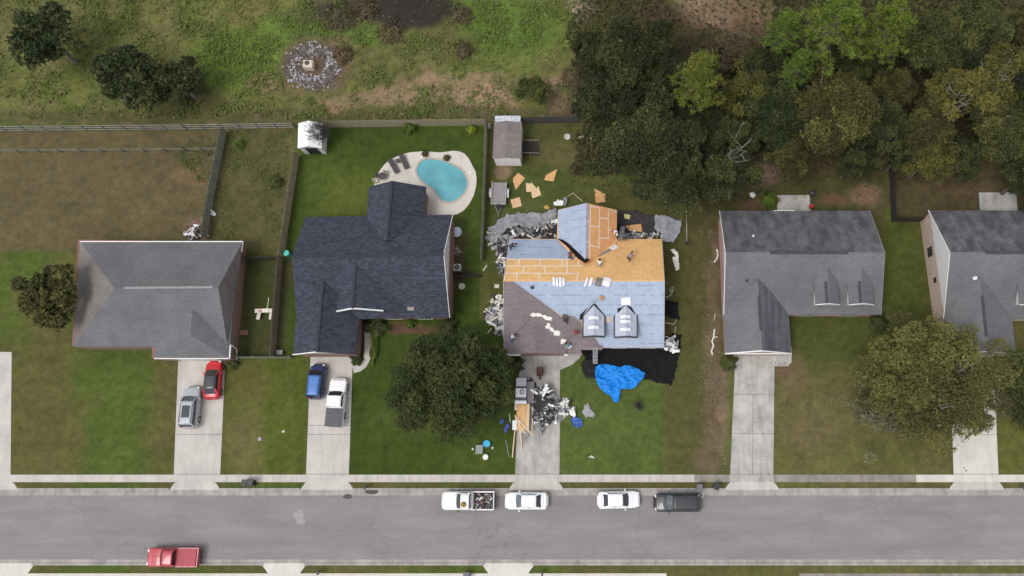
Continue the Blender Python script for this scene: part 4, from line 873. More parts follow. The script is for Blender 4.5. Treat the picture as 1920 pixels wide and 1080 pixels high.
# ---------------------------------------------------------------- people
SKIN = M('skin', (0.32, 0.18, 0.12), .6, obj=True); SKIND = M('skin tanned', (0.20, 0.11, 0.07), .6, obj=True)
def skinned(name, verts, edges, radii, mat, par, root=0, sub=1):
    me = bpy.data.meshes.new(name); me.from_pydata([tuple(v) for v in verts], edges, []); me.materials.append(mat)
    o = bpy.data.objects.new(name, me); C.objects.link(o); o.parent = par
    s = o.modifiers.new('skin', 'SKIN'); s.use_smooth_shade = True
    for i, r in enumerate(radii): me.skin_vertices[0].data[i].radius = (r, r) if not isinstance(r, tuple) else r; me.skin_vertices[0].data[i].use_root = (i == root)
    b = o.modifiers.new('sub', 'SUBSURF'); b.levels = sub; b.render_levels = sub
    return o
def person(label, loc, rz, pose, shirt, trousers, skin=SKIN, hat=None, hair=(0.02,0.015,0.01)):
    t = thing('person', label, 'person', loc, rz, 'roofing workers')
    Jt = {'stand': dict(hip=(0,0,.92), ch=(0.02,0,1.32), nk=(0.03,0,1.47), hd=(0.06,0,1.62), k=((0.05,.11,.5),(0.02,-.11,.5)), f=((0,.12,.07),(0.0,-.12,.07)), e=((0.05,.27,1.12),(0.1,-.27,1.12)), h=((0.22,.24,.95),(0.32,-.2,1.0))),
          'bend': dict(hip=(0,0,.86), ch=(0.30,0,1.10), nk=(0.42,0,1.16), hd=(0.56,0,1.16), k=((0.12,.13,.46),(0.0,-.13,.47)), f=((0.02,.16,.07),(-0.2,-.16,.07)), e=((0.42,.24,.82),(0.45,-.22,.84)), h=((0.60,.12,.62),(0.58,-.10,.60))),
          'kneel': dict(hip=(-0.08,0,.50), ch=(0.16,0,.86), nk=(0.24,0,.98), hd=(0.34,0,1.08), k=((0.34,.15,.42),(0.12,-.14,.09)), f=((0.26,.16,.07),(-0.38,-.16,.07)), e=((0.36,.26,.66),(0.38,-.24,.66)), h=((0.55,.14,.42),(0.56,-.12,.38)))}[pose]
    hip, ch, nk, hd = [Vector(Jt[k]) for k in ('hip', 'ch', 'nk', 'hd')]
    V = [hip, (hip+ch)/2, ch, nk, nk+(hd-nk)*0.35, hd, hd+(hd-nk).normalized()*0.11]; E = [(0,1),(1,2),(2,3),(3,4),(4,5),(5,6)]; Rd = [.125,.12,.14,.075,.055,.1,.07]
    face = Vector((0.10, 0, -0.02)); V.append(hd+face); E.append((5, 7)); Rd.append(.03)     # nose and jaw bulge
    sh = {}
    for i, s in enumerate((1, -1)):
        S = ch+Vector((0.0, s*.17, 0.08)); e = Vector(Jt['e'][i]); h = Vector(Jt['h'][i]); b = len(V)
        V += [S, e, h]; E += [(2, b), (b, b+1), (b+1, b+2)]; Rd += [.062, .043, .028]
        d = (h-e).normalized(); side = Vector((0, -s, 0)); palm = h+d*0.07; V.append(palm); E.append((b+2, b+3)); Rd.append(.033)
        up = d.cross(side).normalized()
        for q, (off, ln) in enumerate(((-.03,.075),(-.01,.085),(.011,.08),(.03,.06))):
            k = len(V); V += [palm+d*0.045+up*off, palm+d*(0.045+ln)+up*off+side*0.02]; E += [(b+3, k), (k, k+1)]; Rd += [.010, .008]
        k = len(V); V += [palm+side*0.04+up*0.025, palm+side*0.06+d*0.045+up*0.03]; E += [(b+3, k), (k, k+1)]; Rd += [.012, .010]
        kn = Vector(Jt['k'][i]); f = Vector(Jt['f'][i]); hj = hip+Vector((0, s*.09, -0.05)); b2 = len(V)
        V += [hj, kn, f, f+Vector((0.17, s*0.02, -0.03))]; E += [(0, b2), (b2, b2+1), (b2+1, b2+2), (b2+2, b2+3)]; Rd += [.09, .062, .042, .036]
        sh[s] = (S, e, h, hj, kn, f)
    skinned('body', V, E, Rd, skin, t)
    # shirt
    v = [hip+Vector((0,0,0.02)), (hip+ch)/2, ch, nk-(nk-ch)*0.25]; e = [(0,1),(1,2),(2,3)]; r = [.15, .148, .165, .09]
    for s in (1, -1): S, el, h, *_ = sh[s]; b = len(v); v += [S, (S+el)/2, el]; e += [(2, b), (b, b+1), (b+1, b+2)]; r += [.085, .075, .066]
    skinned('shirt', v, e, r, shirt, t)
    v = [hip]; e = []; r = [.15]
    for s in (1, -1): S, el, h, hj, kn, f = sh[s]; b = len(v); v += [hj, kn, f+(kn-f)*0.08]; e += [(0, b), (b, b+1), (b+1, b+2)]; r += [.108, .08, .06]
    skinned('trousers', v, e, r, trousers, t)
    for s in (1, -1):
        f = sh[s][5]; mb = MB(); mb.box((f.x+0.07, f.y, 0.045), (0.29, 0.11, 0.09)); o = mb.build('shoe', M('boot', (0.03,0.025,0.02), .8, obj=True), None, bevel=0.03); o.parent = t
    mb = MB(); up = (hd-nk).normalized(); c_ = hd+up*0.035-Vector((0.012,0,0))
    mb.lathe((0,0,0), [(0.112, -0.04), (0.118, 0.02), (0.105, 0.07), (0.06, 0.105), (0.01, 0.115)], 14)
    q = up.to_track_quat('Z', 'X').to_matrix(); mb.v = [tuple(q@Vector(p)+c_) for p in mb.v]
    if hat:
        k = q@Vector((0.0, 0, 0)); mb.box(c_+Vector((0.15, 0, -0.01)), (0.12, 0.15, 0.015))
        o = mb.build('cap', hat, None, smooth=True)
    else: o = mb.build('hair', M('dark hair', hair, .9, obj=True), None, smooth=True)
    o.parent = t
    return t
def onroof(pl, x, y): return pl.at(x, y, 0.02)
c_white = M('cloth white', (0.72,0.70,0.68), .9, obj=True); c_dark = M('cloth dark', (0.03,0.032,0.04), .9, obj=True); c_grey = M('cloth grey', (0.26,0.23,0.24), .9, obj=True); c_maroon = M('cloth maroon', (0.13,0.03,0.035), .9, obj=True)
c_blue = M('cloth jeans', (0.06,0.10,0.18), .9, obj=True); c_light = M('cloth pale blue', (0.42,0.46,0.52), .9, obj=True); c_red = M('cloth red', (0.45,0.05,0.04), .9, obj=True); c_teal = M('cloth teal', (0.08,0.22,0.30), .9, obj=True); c_olive = M('cloth brown', (0.07,0.055,0.045), .9, obj=True)
person('person in dark clothes bending at the back left corner of the blue underlayment', onroof(PB, 959, 466), R(20), 'bend', c_dark, c_dark, SKIND, hat=c_dark)
person('person in maroon bending beside the torn valley felt', onroof(PB, 1070, 485), R(85), 'bend', c_maroon, c_dark, SKIND)
person('person in white shirt crouching on the orange boards', onroof(PB, 1124, 497), R(80), 'kneel', c_white, c_grey, SKIND)
person('person in grey shirt bending on the orange boards, right of the white shirted one', onroof(PB, 1179, 487), R(60), 'bend', c_grey, c_dark, SKIND, hat=c_dark)
person('person in white shirt and red trousers at the top of the back ladder', onroof(PR, 1151, 436), R(-60), 'bend', c_white, c_red, SKIND, hat=c_white)
person('person in pale blue shirt bending low on the brown shingles near the left eave', onroof(PF, 960, 636), R(35), 'bend', c_light, c_blue, SKIND)
person('person in dark brown clothes crouching where brown shingles meet blue underlayment', onroof(PF, 1060, 601), R(100), 'kneel', c_olive, c_dark, SKIND)
person('person in teal shirt kneeling at the front edge above the porch', onroof(PF, 1067, 650), R(140), 'kneel', c_teal, c_white, SKIND)
# ---------------------------------------------------------------- fences
WOODF = M('weathered fence wood', (0.30, 0.26, 0.175), .9, var=.25, scale=3, sc3=(3, 3, 0.5)); WOODG = M('grey fence wood', (0.26, 0.245, 0.205), .9, var=.2, scale=3); WOODD = M('dark fence wood', (0.075, 0.068, 0.068), .9, var=.25, scale=3); WOODM = M('mossy fence wood', (0.20, 0.20, 0.15), .9, var=.3, scale=3)
def fence(label, pts, h, mat, z0=0.0, step=2.4, top=True):
    """privacy fence of upright boards; pts are ground pixels of the fence foot"""
    W_ = [P(x, y) for x, y in pts]; t = thing('fence', label, 'fence', W_[0]); r = random.Random(len(label))
    bd = MB(); rl = MB(); posts = []
    for a, b in zip(W_[:-1], W_[1:]):
        L = (b-a).length; n = max(1, int(L/0.17)); d = (b-a)/L; nr = Vector((d.y, -d.x, 0))
        for i in range(n):
            c = a+d*(i+.5)*L/n; hh = h+r.uniform(-.025, .025); bd.box((c.x+nr.x*r.uniform(0, .006), c.y+nr.y*r.uniform(0, .006), hh/2+0.03), (L/n-0.012, 0.02, hh), M=Matrix((d, nr, Vector((0,0,1)))).transposed())
        m = max(1, round(L/step))
        for i in range(m+(1 if b is W_[-1] else 0)): posts.append(a+d*i*L/m-nr*0.06)
        for z in (0.35, h-0.3): rl.bar(a-nr*0.03+Vector((0,0,z)), b-nr*0.03+Vector((0,0,z)), 0.04, 0.09)
    bd.build('board_panel', mat, t); rl.build('rail', mat, t)
    for p in posts: mb = MB(); mb.box((p.x, p.y, h/2), (0.09, 0.09, h)); mb.build('post', mat, t)
    return t
def rail_fence(label, pts, h, mat, rails=(0.5, 0.95, 1.4), step=2.2, wd=0.05, hh=0.12, cat='fence'):
    W_ = [P(x, y) for x, y in pts]; t = thing('rail_fence', label, cat, W_[0])
    for z in rails:
        for a, b in zip(W_[:-1], W_[1:]): mb = MB(); mb.bar(a+Vector((0,0,z)), b+Vector((0,0,z)), wd, hh); mb.build('rail', mat, t)
    for a, b in zip(W_[:-1], W_[1:]):
        m = max(1, round((b-a).length/step))
        for i in range(m+1): p = lerp(a, b, i/m); mb = MB(); mb.box((p.x, p.y+0.05, h/2), (0.14, 0.14, h)); mb.build('post', WOODD, t)
    return t
fence('tan weathered board fence along the back of the pool yard', [(618, 239), (911, 235)], 1.8, WOODF)
rail_fence('pale grey rail fence between the back lots and the rough field at the left', [(-60, 247), (352, 243.5), (555, 240.5)], 1.5, M('pale rail wood', (0.27, 0.25, 0.24), .9), (0.3, 0.85, 1.4), 2.3, 0.05, 0.13)
fence('dark board fence behind the shed with the ramp', [(978, 232), (1085, 230)], 1.8, WOODD)
fence('grey board fence between the pool yard and the re-roofed house, long and thin', [(914, 236), (909, 400), (905, 490)], 1.75, WOODG)
fence('tan fence along the left side of the pool yard, running down from the white shed', [(561, 294), (533, 480)], 1.8, WOODF)
fence('brown worn fence beside the left wall of the dark blue roofed house', [(531, 484), (520, 620), (517, 667)], 1.7, M('brown worn fence', (0.22, 0.175, 0.14), .9, var=.3))
fence('mossy grey fence dividing the two left back yards', [(425, 249), (407, 340), (396, 400), (389, 447)], 1.7, WOODM)
rail_fence('low grey rail fence across the far left back yard', [(-40, 287), (352, 284), (413, 283)], 1.0, WOODM, (0.5, 0.95), 2.4, 0.04, 0.08)
fence('dark mossy cross fence between the left house and the next fence', [(463, 488), (529, 488)], 1.6, M('dark mossy fence', (0.055, 0.055, 0.04), .9))
fence('low weathered front fence between the two left houses', [(450, 672), (550, 672)], 1.4, WOODM)
fence('short dark fence joining the pool house wall to the side fence', [(852, 520), (903, 520)], 1.2, M('dark brown fence', (0.05, 0.038, 0.03), .9))
fence('black stained fence in the back yards right of the two dormer house', [(1666, 292), (1671, 416), (1741, 416)], 1.75, M('black stained fence', (0.032, 0.028, 0.026), .9))
rail_fence('short grey post and rail line beside the grey tarp', [(1285, 378), (1286, 458)], 1.2, M('pale old rail', (0.28, 0.26, 0.22), .9), (1.1,), 2.3, 0.09, 0.09)
# ---------------------------------------------------------------- sheets, tarps, felt
def inpoly(x, y, poly):
    c = False; j = len(poly)-1
    for i in range(len(poly)):
        xi, yi = poly[i]; xj, yj = poly[j]
        if (yi > y) != (yj > y) and x < (xj-xi)*(y-yi)/(yj-yi)+xi: c = not c
        j = i
    return c
def rand_in(poly):
    x0, x1 = min(p[0] for p in poly), max(p[0] for p in poly); y0, y1 = min(p[1] for p in poly), max(p[1] for p in poly)
    def f(r):
        while True:
            x, y = r.uniform(x0, x1), r.uniform(y0, y1)
            if inpoly(x, y, poly): return P(x, y)
    return f
def crumple(name, poly, mat, label, cat, amp=0.15, base=0.04, freq=1.3, res=0.13, seed=0, th=0.015, kind=None, ragged=0.0, ridged=True, single=True):
    W_ = [(P(x, y).x, P(x, y).y) for x, y in poly]; x0, x1 = min(p[0] for p in W_), max(p[0] for p in W_); y0, y1 = min(p[1] for p in W_), max(p[1] for p in W_)
    nx_ = int((x1-x0)/res)+3; ny_ = int((y1-y0)/res)+3; vs = []; idx = {}
    def snap(x, y): return (x, y)
    def inside(x, y):
        if ragged: n_ = noise.noise_vector(Vector((x*2.2, y*2.2, seed+5)))*ragged; x += n_.x; y += n_.y
        return inpoly(x, y, W_)
    fs = []
    def vid(i, j):
        if (i, j) in idx: return idx[(i, j)]
        x = x0+(i-1)*res; y = y0+(j-1)*res
        n1 = noise.noise(Vector((x*freq, y*freq, seed*3.1))); n2 = noise.noise(Vector((x*freq*2.3+7, y*freq*2.3, seed*1.7)))
        n3 = noise.noise(Vector((x*freq*5, y*freq*5, seed*.7)))
        z = base+amp*((1-abs(n1)*2.4)*0.5+(1-abs(n2)*2.4)*0.4+(1-abs(n3)*2)*0.16 if ridged else (n1*0.5+0.5+n2*.2))
        x += n2*res*0.6; y += n3*res*0.6
        idx[(i, j)] = len(vs); vs.append(Vector((x, y, max(0.02, z)))); return idx[(i, j)]
    for i in range(nx_):
        for j in range(ny_):
            if inside(x0+(i-.5)*res, y0+(j-.5)*res): fs.append((vid(i, j), vid(i+1, j), vid(i+1, j+1), vid(i, j+1)))
    mb = MB(); mb.add(vs, fs); o = mb.single(name, mat, label, cat, smooth=True)
    s = o.modifiers.new('thickness', 'SOLIDIFY'); s.thickness = th; s.offset = 1
    if kind: o['kind'] = kind
    return o
TARP = M('blue tarp', (0.01, 0.21, 0.66), 0.45, var=0.3, scale=2.6, bumpd=0.09, spec=0.25); TARPD = M('dark blue tarp', (0.03, 0.09, 0.34), 0.45, var=0.3, scale=3)
GFELT = M('grey felt', (0.24, 0.24, 0.255), .8, var=.35, scale=2.5, bumpd=0.05); GFELT2 = M('pale grey felt', (0.25, 0.26, 0.285), .75, var=.25, scale=2.5, bumpd=0.04); WPL = M('white scrap', (0.74, 0.73, 0.71), .6, var=.15); CRM = M('cream scrap', (0.55, 0.52, 0.43), .7, var=.15); DRKF = M('brown black felt', (0.035, 0.030, 0.033), .85, var=.35, scale=2)
crumple('ground_sheet', [(1083,650),(1245,650),(1247,640),(1262,625),(1278,628),(1275,655),(1268,690),(1259,723),(1236,718),(1214,711),(1190,716),(1119,700),(1119,690),(1095,668)], BLK, 'black ground sheet on the lawn along the front of the house', 'tarp', 0.05, 0.05, 0.7, 0.16, 2)
crumple('ground_sheet', [(1089,684),(1098,672),(1118,674),(1122,708),(1099,709),(1092,697)], M('black sheet with sheen', (0.013,0.013,0.014), .6, bumpd=.05, spec=.2), 'small black sheet left of the blue tarp, at the foot of the ladder', 'tarp', 0.12, 0.12, 1.4, 0.12, 4)
crumple('blue_tarp', [(1117,688),(1124,684),(1143,684),(1152,686),(1163,689),(1172,685),(1182,686),(1197,692),(1209,700),(1207,708),(1200,716),(1190,728),(1178,730),(1164,730),(1162,742),(1160,753),(1155,756),(1149,752),(1146,743),(1136,738),(1124,727),(1118,715),(1116,702)], TARP, 'big crumpled bright blue tarp on the front lawn', 'tarp', 0.30, 0.14, 0.8, 0.06, 9)
crumple('ground_sheet', [(1246,564),(1271,567),(1270,580),(1274,600),(1261,597),(1246,592)], BLK, 'black sheet flapping out beside the right wall', 'tarp', 0.12, 0.15, 1.1, 0.13, 6)
crumple('ground_sheet', [(1156,394),(1175,396),(1190,393),(1205,402),(1231,403),(1229,440),(1156,452)], DRKF, 'brown black felt spread behind the orange rear wing', 'roofing felt', 0.10, 0.06, 0.9, 0.14, 8, ragged=0.15)
crumple('grey_sheet', [(1229,404),(1248,408),(1277,416),(1276,437),(1268,448),(1262,456),(1243,455),(1226,430)], GFELT2, 'rumpled grey sheet at the back right corner of the house', 'roofing felt', 0.6, 0.15, 0.8, 0.11, 11, ragged=0.12, ridged=False)
crumple('grey_sheet', [(918,440),(926,425),(940,411),(952,404),(975,402),(1000,399),(1018,404),(1040,393),(1046,392),(1046,410),(1030,418),(1018,428),(996,430),(975,428),(950,432),(940,448),(930,460),(920,452)], GFELT, 'torn grey roofing felt heaped behind the left part of the house', 'roofing felt', 0.9, 0.15, 0.8, 0.11, 12, ragged=0.3, ridged=False)
crumple('ground_sheet', [(948,455),(955,430),(985,420),(1018,408),(1046,392),(1047,455)], DRKF, 'dark felt under the scraps behind the left part of the house', 'roofing felt', 0.12, 0.08, 1.1, 0.13, 13, ragged=0.15)
PILE = [GFELT, DRKF, WPL, M('scrap grey', (0.16,0.16,0.16)), CRM]
def heap(label, poly, n, h, weights, seed, smin=0.2, smax=0.9, flat=0.6):
    return scatter_scrap('roofing_scraps', rand_in(poly), int(n*.62), lambda p, r: 0.05+h*r.random(), PILE, label, 'scraps', weights, smin*1.3, smax*1.45, seed, flat*.45, .3)
heap('white and dark roofing scraps heaped behind the blue covered roof edge', [(952,447),(955,432),(975,424),(1000,425),(1020,410),(1046,398),(1046,447)], 190, 0.4, [3,6,3,3,1], 21)
heap('torn scraps fallen along the left wall near the back corner', [(934,500),(936,480),(925,455),(945,440),(957,448),(948,480),(944,512),(936,515)], 130, 0.4, [3,6,2.2,3,1.4], 22)
heap('white and grey scraps heaped against the left wall beside the brown shingles', [(914,600),(916,575),(930,558),(946,556),(946,632),(936,632),(930,610),(922,612)], 190, 0.35, [4,2,4,3,4], 23)
heap('ragged grey shreds at the far left end of the felt heap', [(914,450),(918,432),(932,428),(940,440),(938,460),(924,462)], 60, 0.3, [5,1,1.5,3,1], 24, .2, .7)
heap('black and white torn felt spilling over the dump trailer', [(1003,733),(1018,728),(1032,733),(1038,752),(1036,780),(1032,795),(1006,796),(1003,760)], 300, 0.5, [1.5,9,2.2,1.5,0.6], 25, 0.2, 0.9)
for o_ in list(bpy.data.objects):
    if o_.get('label', '').startswith('black and white torn felt'): o_.location.z += 0.75
heap('white shreds on the drive edge right of the dump trailer', [(1038,748),(1055,746),(1070,755),(1076,775),(1060,782),(1040,788),(1035,770)], 150, 0.35, [3,1.5,6,2,2], 26, 0.25, 0.8)
heap('scraps and scaffold litter along the back edge right of the rear wing', [(1160,438),(1175,436),(1241,438),(1243,446),(1160,447)], 80, 0.4, [3,2,3,3,2], 27, .2, .7)
heap('white torn sheet pieces by the right front corner of the house', [(1248,645),(1250,628),(1270,642),(1272,658),(1262,663),(1250,655)], 34, 0.35, [2,1,8,0,1], 28, .3, .8)
# ---------------------------------------------------------------- board offcuts on the lawn
OFC = M('raw offcut board', (0.60, 0.33, 0.15), .85, var=.15); OFL = M('pale offcut board', (0.62, 0.45, 0.27), .85, var=.1)
def offcut(label, px, mat=OFC, z=0.03, th=0.02, name='board_offcut', group='board offcuts on the back lawn', cat='board'):
    mb = MB(); mb.slab([P(x, y)+Vector((0,0,z+0.02*math.sin(i*2.1))) for i, (x, y) in enumerate(px)], th)
    return mb.single(name, mat, label, cat, group)
offcut('orange kite shaped board offcut nearest the trailer and shed', [(971.6,324.2),(984.3,334),(967.2,355.8),(962,340.5),(962,334.4)])
offcut('orange pointed board offcut lying alone, right of the others', [(1045,316.7),(1037.8,340.5),(1020.5,337.5),(1023.6,328.7)])
offcut('pale arrow shaped offcut lying partly on another board', [(986,343),(995,345),(996,341.5),(1007,354.8),(1000,360),(987,360)], OFL, 0.07)
offcut('pale square cornered offcut under the arrow shaped one', [(1009.3,348.3),(1014.8,366),(998.5,372),(996,361),(1004,356.8)], OFL)
offcut('pinkish square board beside the utility trailer', [(957,374.7),(974.7,369.7),(978.2,386.4),(961.5,390.6)], M('pink board', (0.60,0.38,0.23), .85))
offcut('orange pointed offcut just behind the peak of the orange wing', [(1114.2,353.4),(1134.6,364),(1136,378.2),(1117.3,380.7)])
offcut('orange offcut lying on dark felt near the back wall', [(1172.6,424.8),(1201.3,420.7),(1204.4,436),(1180,434)], OFC, 0.28)
offcut('small yellow square board on the dark felt', [(1169.8,402),(1182,404.4),(1180,412),(1170.7,410.4)], M('yellow board', (0.55,0.5,0.2), .8), 0.22)
# ---------------------------------------------------------------- on the roof
def roof_box(name, pl, x, y, size, rz, mat, label, cat, group=None, bevel=0.03, lift=0):
    p = pl.at(x, y, lift); n_ = pl.n; xa = Matrix.Rotation(rz, 3, n_)@Vector((1,0,0)); xa = (xa-n_*xa.dot(n_)).normalized(); ya = n_.cross(xa)
    Mx = Matrix((xa, ya, n_)).transposed(); mb = MB(); mb.box(p+n_*(size[2]/2+0.012), size, M=Mx); return mb.single(name, mat, label, cat, group, bevel=bevel, loc=p)
WRAP = M('white plastic wrap', (0.76, 0.75, 0.78), .4, var=.12, scale=4, bumpd=.03)
BG = 'shingle bundles laid over the ridge'
for i, (x, lab) in enumerate(((1038.5, 'leftmost white shingle bundle of the four over the left part of the ridge'), (1044.5, 'second from left of the four white shingle bundles over the ridge'), (1050.5, 'third from left of the four white shingle bundles over the ridge'), (1056.5, 'rightmost of the four white shingle bundles over the left part of the ridge'))):
    p0 = PB.at(x, 521+(i%2)*1.5, 0.1); p1 = PF.at(x, 527, .13); p2 = PF.at(x+0.5, 535+(i%3), 0.1); p1.z += 0.03
    mb = MB(); mb.bar(p0, p1, 0.28, 0.10); mb.bar(p1, p2, 0.275, 0.10); mb.single('shingle_bundle', WRAP, lab, 'shingle bundle', BG, bevel=0.03)
for x, w_, mt, lab in ((1098.5, .2, WRAP, 'narrow white bundle left of the grey pack on the ridge'), (1107, .3, WRAP, 'white bundle touching the grey pack on the ridge'), (1121.5, .62, M('grey pack', (0.17,0.16,0.16), .8), 'grey shingle pack between white bundles on the ridge'), (1137, .85, M('pinkish wrap', (0.72,0.66,0.70), .45), 'wide pinkish white bundle at the right of the ridge packs')):
    p0 = PB.at(x+3, 522, 0.1); p1 = PF.at(x+1, 527.5, .13); p2 = PF.at(x-2, 536, 0.1); mb = MB(); mb.bar(p0, p1, w_, 0.12); mb.bar(p1, p2, w_*.97, 0.11); mb.single('shingle_bundle', mt, lab, 'shingle bundle', BG, bevel=0.03)
def dbundle(x, y, lab):
    top = P(x, y, 5.6); mb = MB(); a_ = Vector((top.x-0.55, top.y, 5.20)); b_ = Vector((top.x, top.y, 5.52)); c_ = Vector((top.x+0.55, top.y, 5.20))
    mb.bar(a_, b_, 0.36, 0.07, up=(0,0,1)); mb.bar(b_, c_, 0.355, 0.068); mb.single('shingle_bundle', WRAP, lab, 'shingle bundle', 'shingle bundles on the dormers', bevel=0.02)
for x, y, lab in ((1113, 595, 'upper white bundle straddling the left dormer'), (1113, 613, 'lower white bundle straddling the left dormer'), (1173, 593, 'uppermost of three white bundles on the right dormer'), (1173, 602, 'middle of three white bundles on the right dormer'), (1173, 617, 'lowest of three white bundles on the right dormer')): dbundle(x, y, lab)
roof_box('wrapped_pack', PF, 1173.5, 564.5, (1.05, 0.85, 0.12), 0.05, WRAP, 'square white wrapped pack on the blue underlayment above the right dormer', 'roofing pack')
roof_box('tan_rag', PF, 1141.5, 599.5, (0.6, 0.45, 0.06), 0.6, M('tan cloth', (0.52,0.40,0.32), .9), 'tan cloth lying between the two dormers', 'cloth')
roof_box('orange_bag', PF, 1128.5, 558, (0.42, 0.5, 0.2), 0.3, M('orange bag', (0.40,0.20,0.09), .8), 'orange brown bag on the underlayment above the left dormer', 'bag')
roof_box('grey_rag', PF, 1116, 565, (0.9, 0.35, 0.05), 0.5, M('grey cloth', (0.24,0.30,0.36), .9), 'grey rag trailing above the left dormer peak', 'cloth')
PAP = M('torn white paper', (0.72,0.68,0.66), .8)
def torn(pl, x, y, L_, W_, a, lab, seed):
    r = random.Random(seed); n = 11; pts = []; p = pl.at(x, y, 0.05); xa = Matrix.Rotation(a, 3, pl.n)@Vector((1,0,0)); xa = (xa-pl.n*xa.dot(pl.n)).normalized(); ya = pl.n.cross(xa)
    for i in range(n): t = 2*math.pi*i/n; k = r.uniform(.6, 1.25); pts.append(p+xa*math.cos(t)*L_/2*k+ya*math.sin(t)*W_/2*k+pl.n*r.uniform(0, .03))
    mb = MB(); mb.slab(pts, 0.02); mb.single('torn_paper', PAP, lab, 'torn paper', 'torn white paper on the brown shingles')
for a_ in ((1001, 589.5, .8, .45, 0, 'pale torn strip nearest the middle of the brown shingles'), (1010, 590, .9, .5, -.2, 'round pinkish paper second in the row on brown shingles'), (1027, 596, 1.3, .5, -.4, 'long white torn strip below the blue underlayment edge'), (1028, 611, .6, .6, .4, 'white paper scrap with round end, upper of a joined pair'), (1035, 617, .8, .4, -.8, 'thin white scrap running down from the round one'), (1044.5, 625, .7, .65, .3, 'triangular white scrap left of the red tool'), (1056, 640, .8, .6, .1, 'white paper scrap above the teal shirted worker'), (1064, 655, .5, .9, .2, 'narrow white strip hanging at the porch edge')): torn(PF, *a_, int(a_[0]))
# red compressor
t = thing('air_compressor', 'small red air compressor on the brown shingles left of the left dormer', 'compressor', onroof(PF, 1081, 624)); L0 = t.location
mb = MB(); mb.tube([L0+Vector((-0.3,0,.28)), L0+Vector((.3,0,.28))], .16, 12); mb.build('tank', M('red enamel', (0.5,0.04,0.03), .35), t, smooth=False)
mb = MB(); mb.box(L0+Vector((0.02,0,.52)), (.3,.24,.2)); mb.build('motor', DARKM, t, bevel=.02)
mb = MB(); [mb.box(L0+Vector((x,y,.08)), (.05,.05,.2)) for x in (-.2,.2) for y in (-.1,.1)]; mb.build('foot', DARKM, t)
# hoses over the roof
HOSE = M('air hose', (0.05,0.04,0.04), .6)
def hose(lab, pl, pts, r=0.018, mat=HOSE, name='air_hose'): mb = MB(); mb.tube([pl.at(x, y, 0.05) for x, y in pts], r, 6); return mb.single(name, mat, lab, 'hose')
hose('dark hose across the garage roof from the pale blue shirted worker', PF, [(966,627),(972,620),(980,612),(990,602),(997,594),(1006,588)])
hose('dark hose from the porch side up to the compressor', PF, [(1062,642),(1068,634),(1076,628),(1081,626)], 0.02)
# ladders
def ladder(lab, a, b, wd=0.45, rungs=12, mat=None):
    a = Vector(a); b = Vector(b); t = thing('ladder', lab, 'ladder', a); mat = mat or M('aluminium', (0.62,0.62,0.62), .35, .5); d = (b-a); s = d.cross(Vector((0,0,1))).normalized()*wd/2
    for k in (-1, 1): mb = MB(); mb.bar(a+s*k, b+s*k, 0.07, 0.05); mb.build('side_rail', mat, t)
    for i in range(rungs): c_ = lerp(a, b, (i+.7)/(rungs+.4)); mb = MB(); mb.bar(c_-s, c_+s, 0.05, 0.05); mb.build('rung', mat, t)
    return t
ladder('aluminium ladder leaning on the front eave above the black sheets', P(1116, 683, .05), P(1116, 651, 3.3))
ladder('aluminium ladder leaning on the back eave beside the orange wing', P(1168, 424, .05), P(1163, 449, 3.5))
mb = MB(); q0, q1, q2 = P(1158, 437, 3.1), P(1178, 439, 3.1), P(1176, 452, 3.25)
t = thing('scaffold', 'small dark scaffold rack at the corner of the orange wing', 'scaffold', P(1166, 440, 0))
for i in range(6): x = 1159+i*3.4; mb = MB(); mb.bar(P(x, 437, 3.32), P(x, 451, 3.45), 0.05, 0.05); mb.build('slat', DARKM, t)
for y, z in ((438, 3.27), (450, 3.37)): mb = MB(); mb.bar(P(1157, y, z), P(1178, y, z), 0.06, 0.06); mb.build('beam', DARKM, t)
mb = MB(); p = P(1158, 440, 0); mb.box((p.x, p.y+0.4, 1.63), (0.07, 0.07, 3.26)); mb.build('leg', DARKM, t); mb = MB(); p = P(1178, 440, 0); mb.box((p.x, p.y+.4, 1.63), (0.07, 0.07, 3.26)); mb.build('leg', DARKM, t)
roof_box('paper_sheet', PB, 1151, 464, (.9, .6, .04), .7, PAP, 'white sheet on the orange boards below the worker in red trousers', 'paper')
# ---------------------------------------------------------------- loads on the flatbed
fz = 0.6
def bx(name, lab, cat, x0, y0, x1, y1, z0, z1, mat, group=None, bevel=.02, single=True):
    a, b = P(x0, y0, z1), P(x1, y1, z1); mb = MB(); mb.box(((a.x+b.x)/2, (a.y+b.y)/2, (z0+z1)/2), (abs(b.x-a.x), abs(a.y-b.y), z1-z0)); return mb.single(name, mat, lab, cat, group, bevel=bevel)
GP = 'shingle packs on the flatbed trailer'
bx('shingle_pack', 'grey and white printed shingle pack at the head of the flatbed', 'shingle pack', 968, 708.5, 986, 724, fz, fz+.55, M('printed grey wrap', (0.50,0.49,0.52), .5, var=.35, scale=5, sc3=(1,3,1)), GP)
bx('strap_board', 'reddish strap board between the first two shingle packs', 'board', 967, 724.5, 986, 727, fz, fz+.3, M('reddish board', (0.22,0.12,0.11), .8))
bx('shingle_pack', 'white shingle pack with a coil of dark hose on top', 'shingle pack', 967, 728, 986, 744.5, fz, fz+.5, WRAP, GP)
bx('shingle_pack', 'low dark grey pack between two white packs', 'shingle pack', 967, 745.5, 987, 750, fz, fz+.3, M('slate pack', (0.11,0.12,0.15), .7), GP)
bx('shingle_pack', 'slim white pack above the orange boards', 'shingle pack', 966, 751, 987, 757, fz, fz+.4, WRAP, GP)
mb = MB(); p = P(979, 735, fz+.53)
for k in range(3): mb.tube([(p.x+(.2+.02*k)*math.cos(t_), p.y+(.2+.02*k)*math.sin(t_), p.z+.03*k) for t_ in [i*.4 for i in range(17)]], .02, 6)
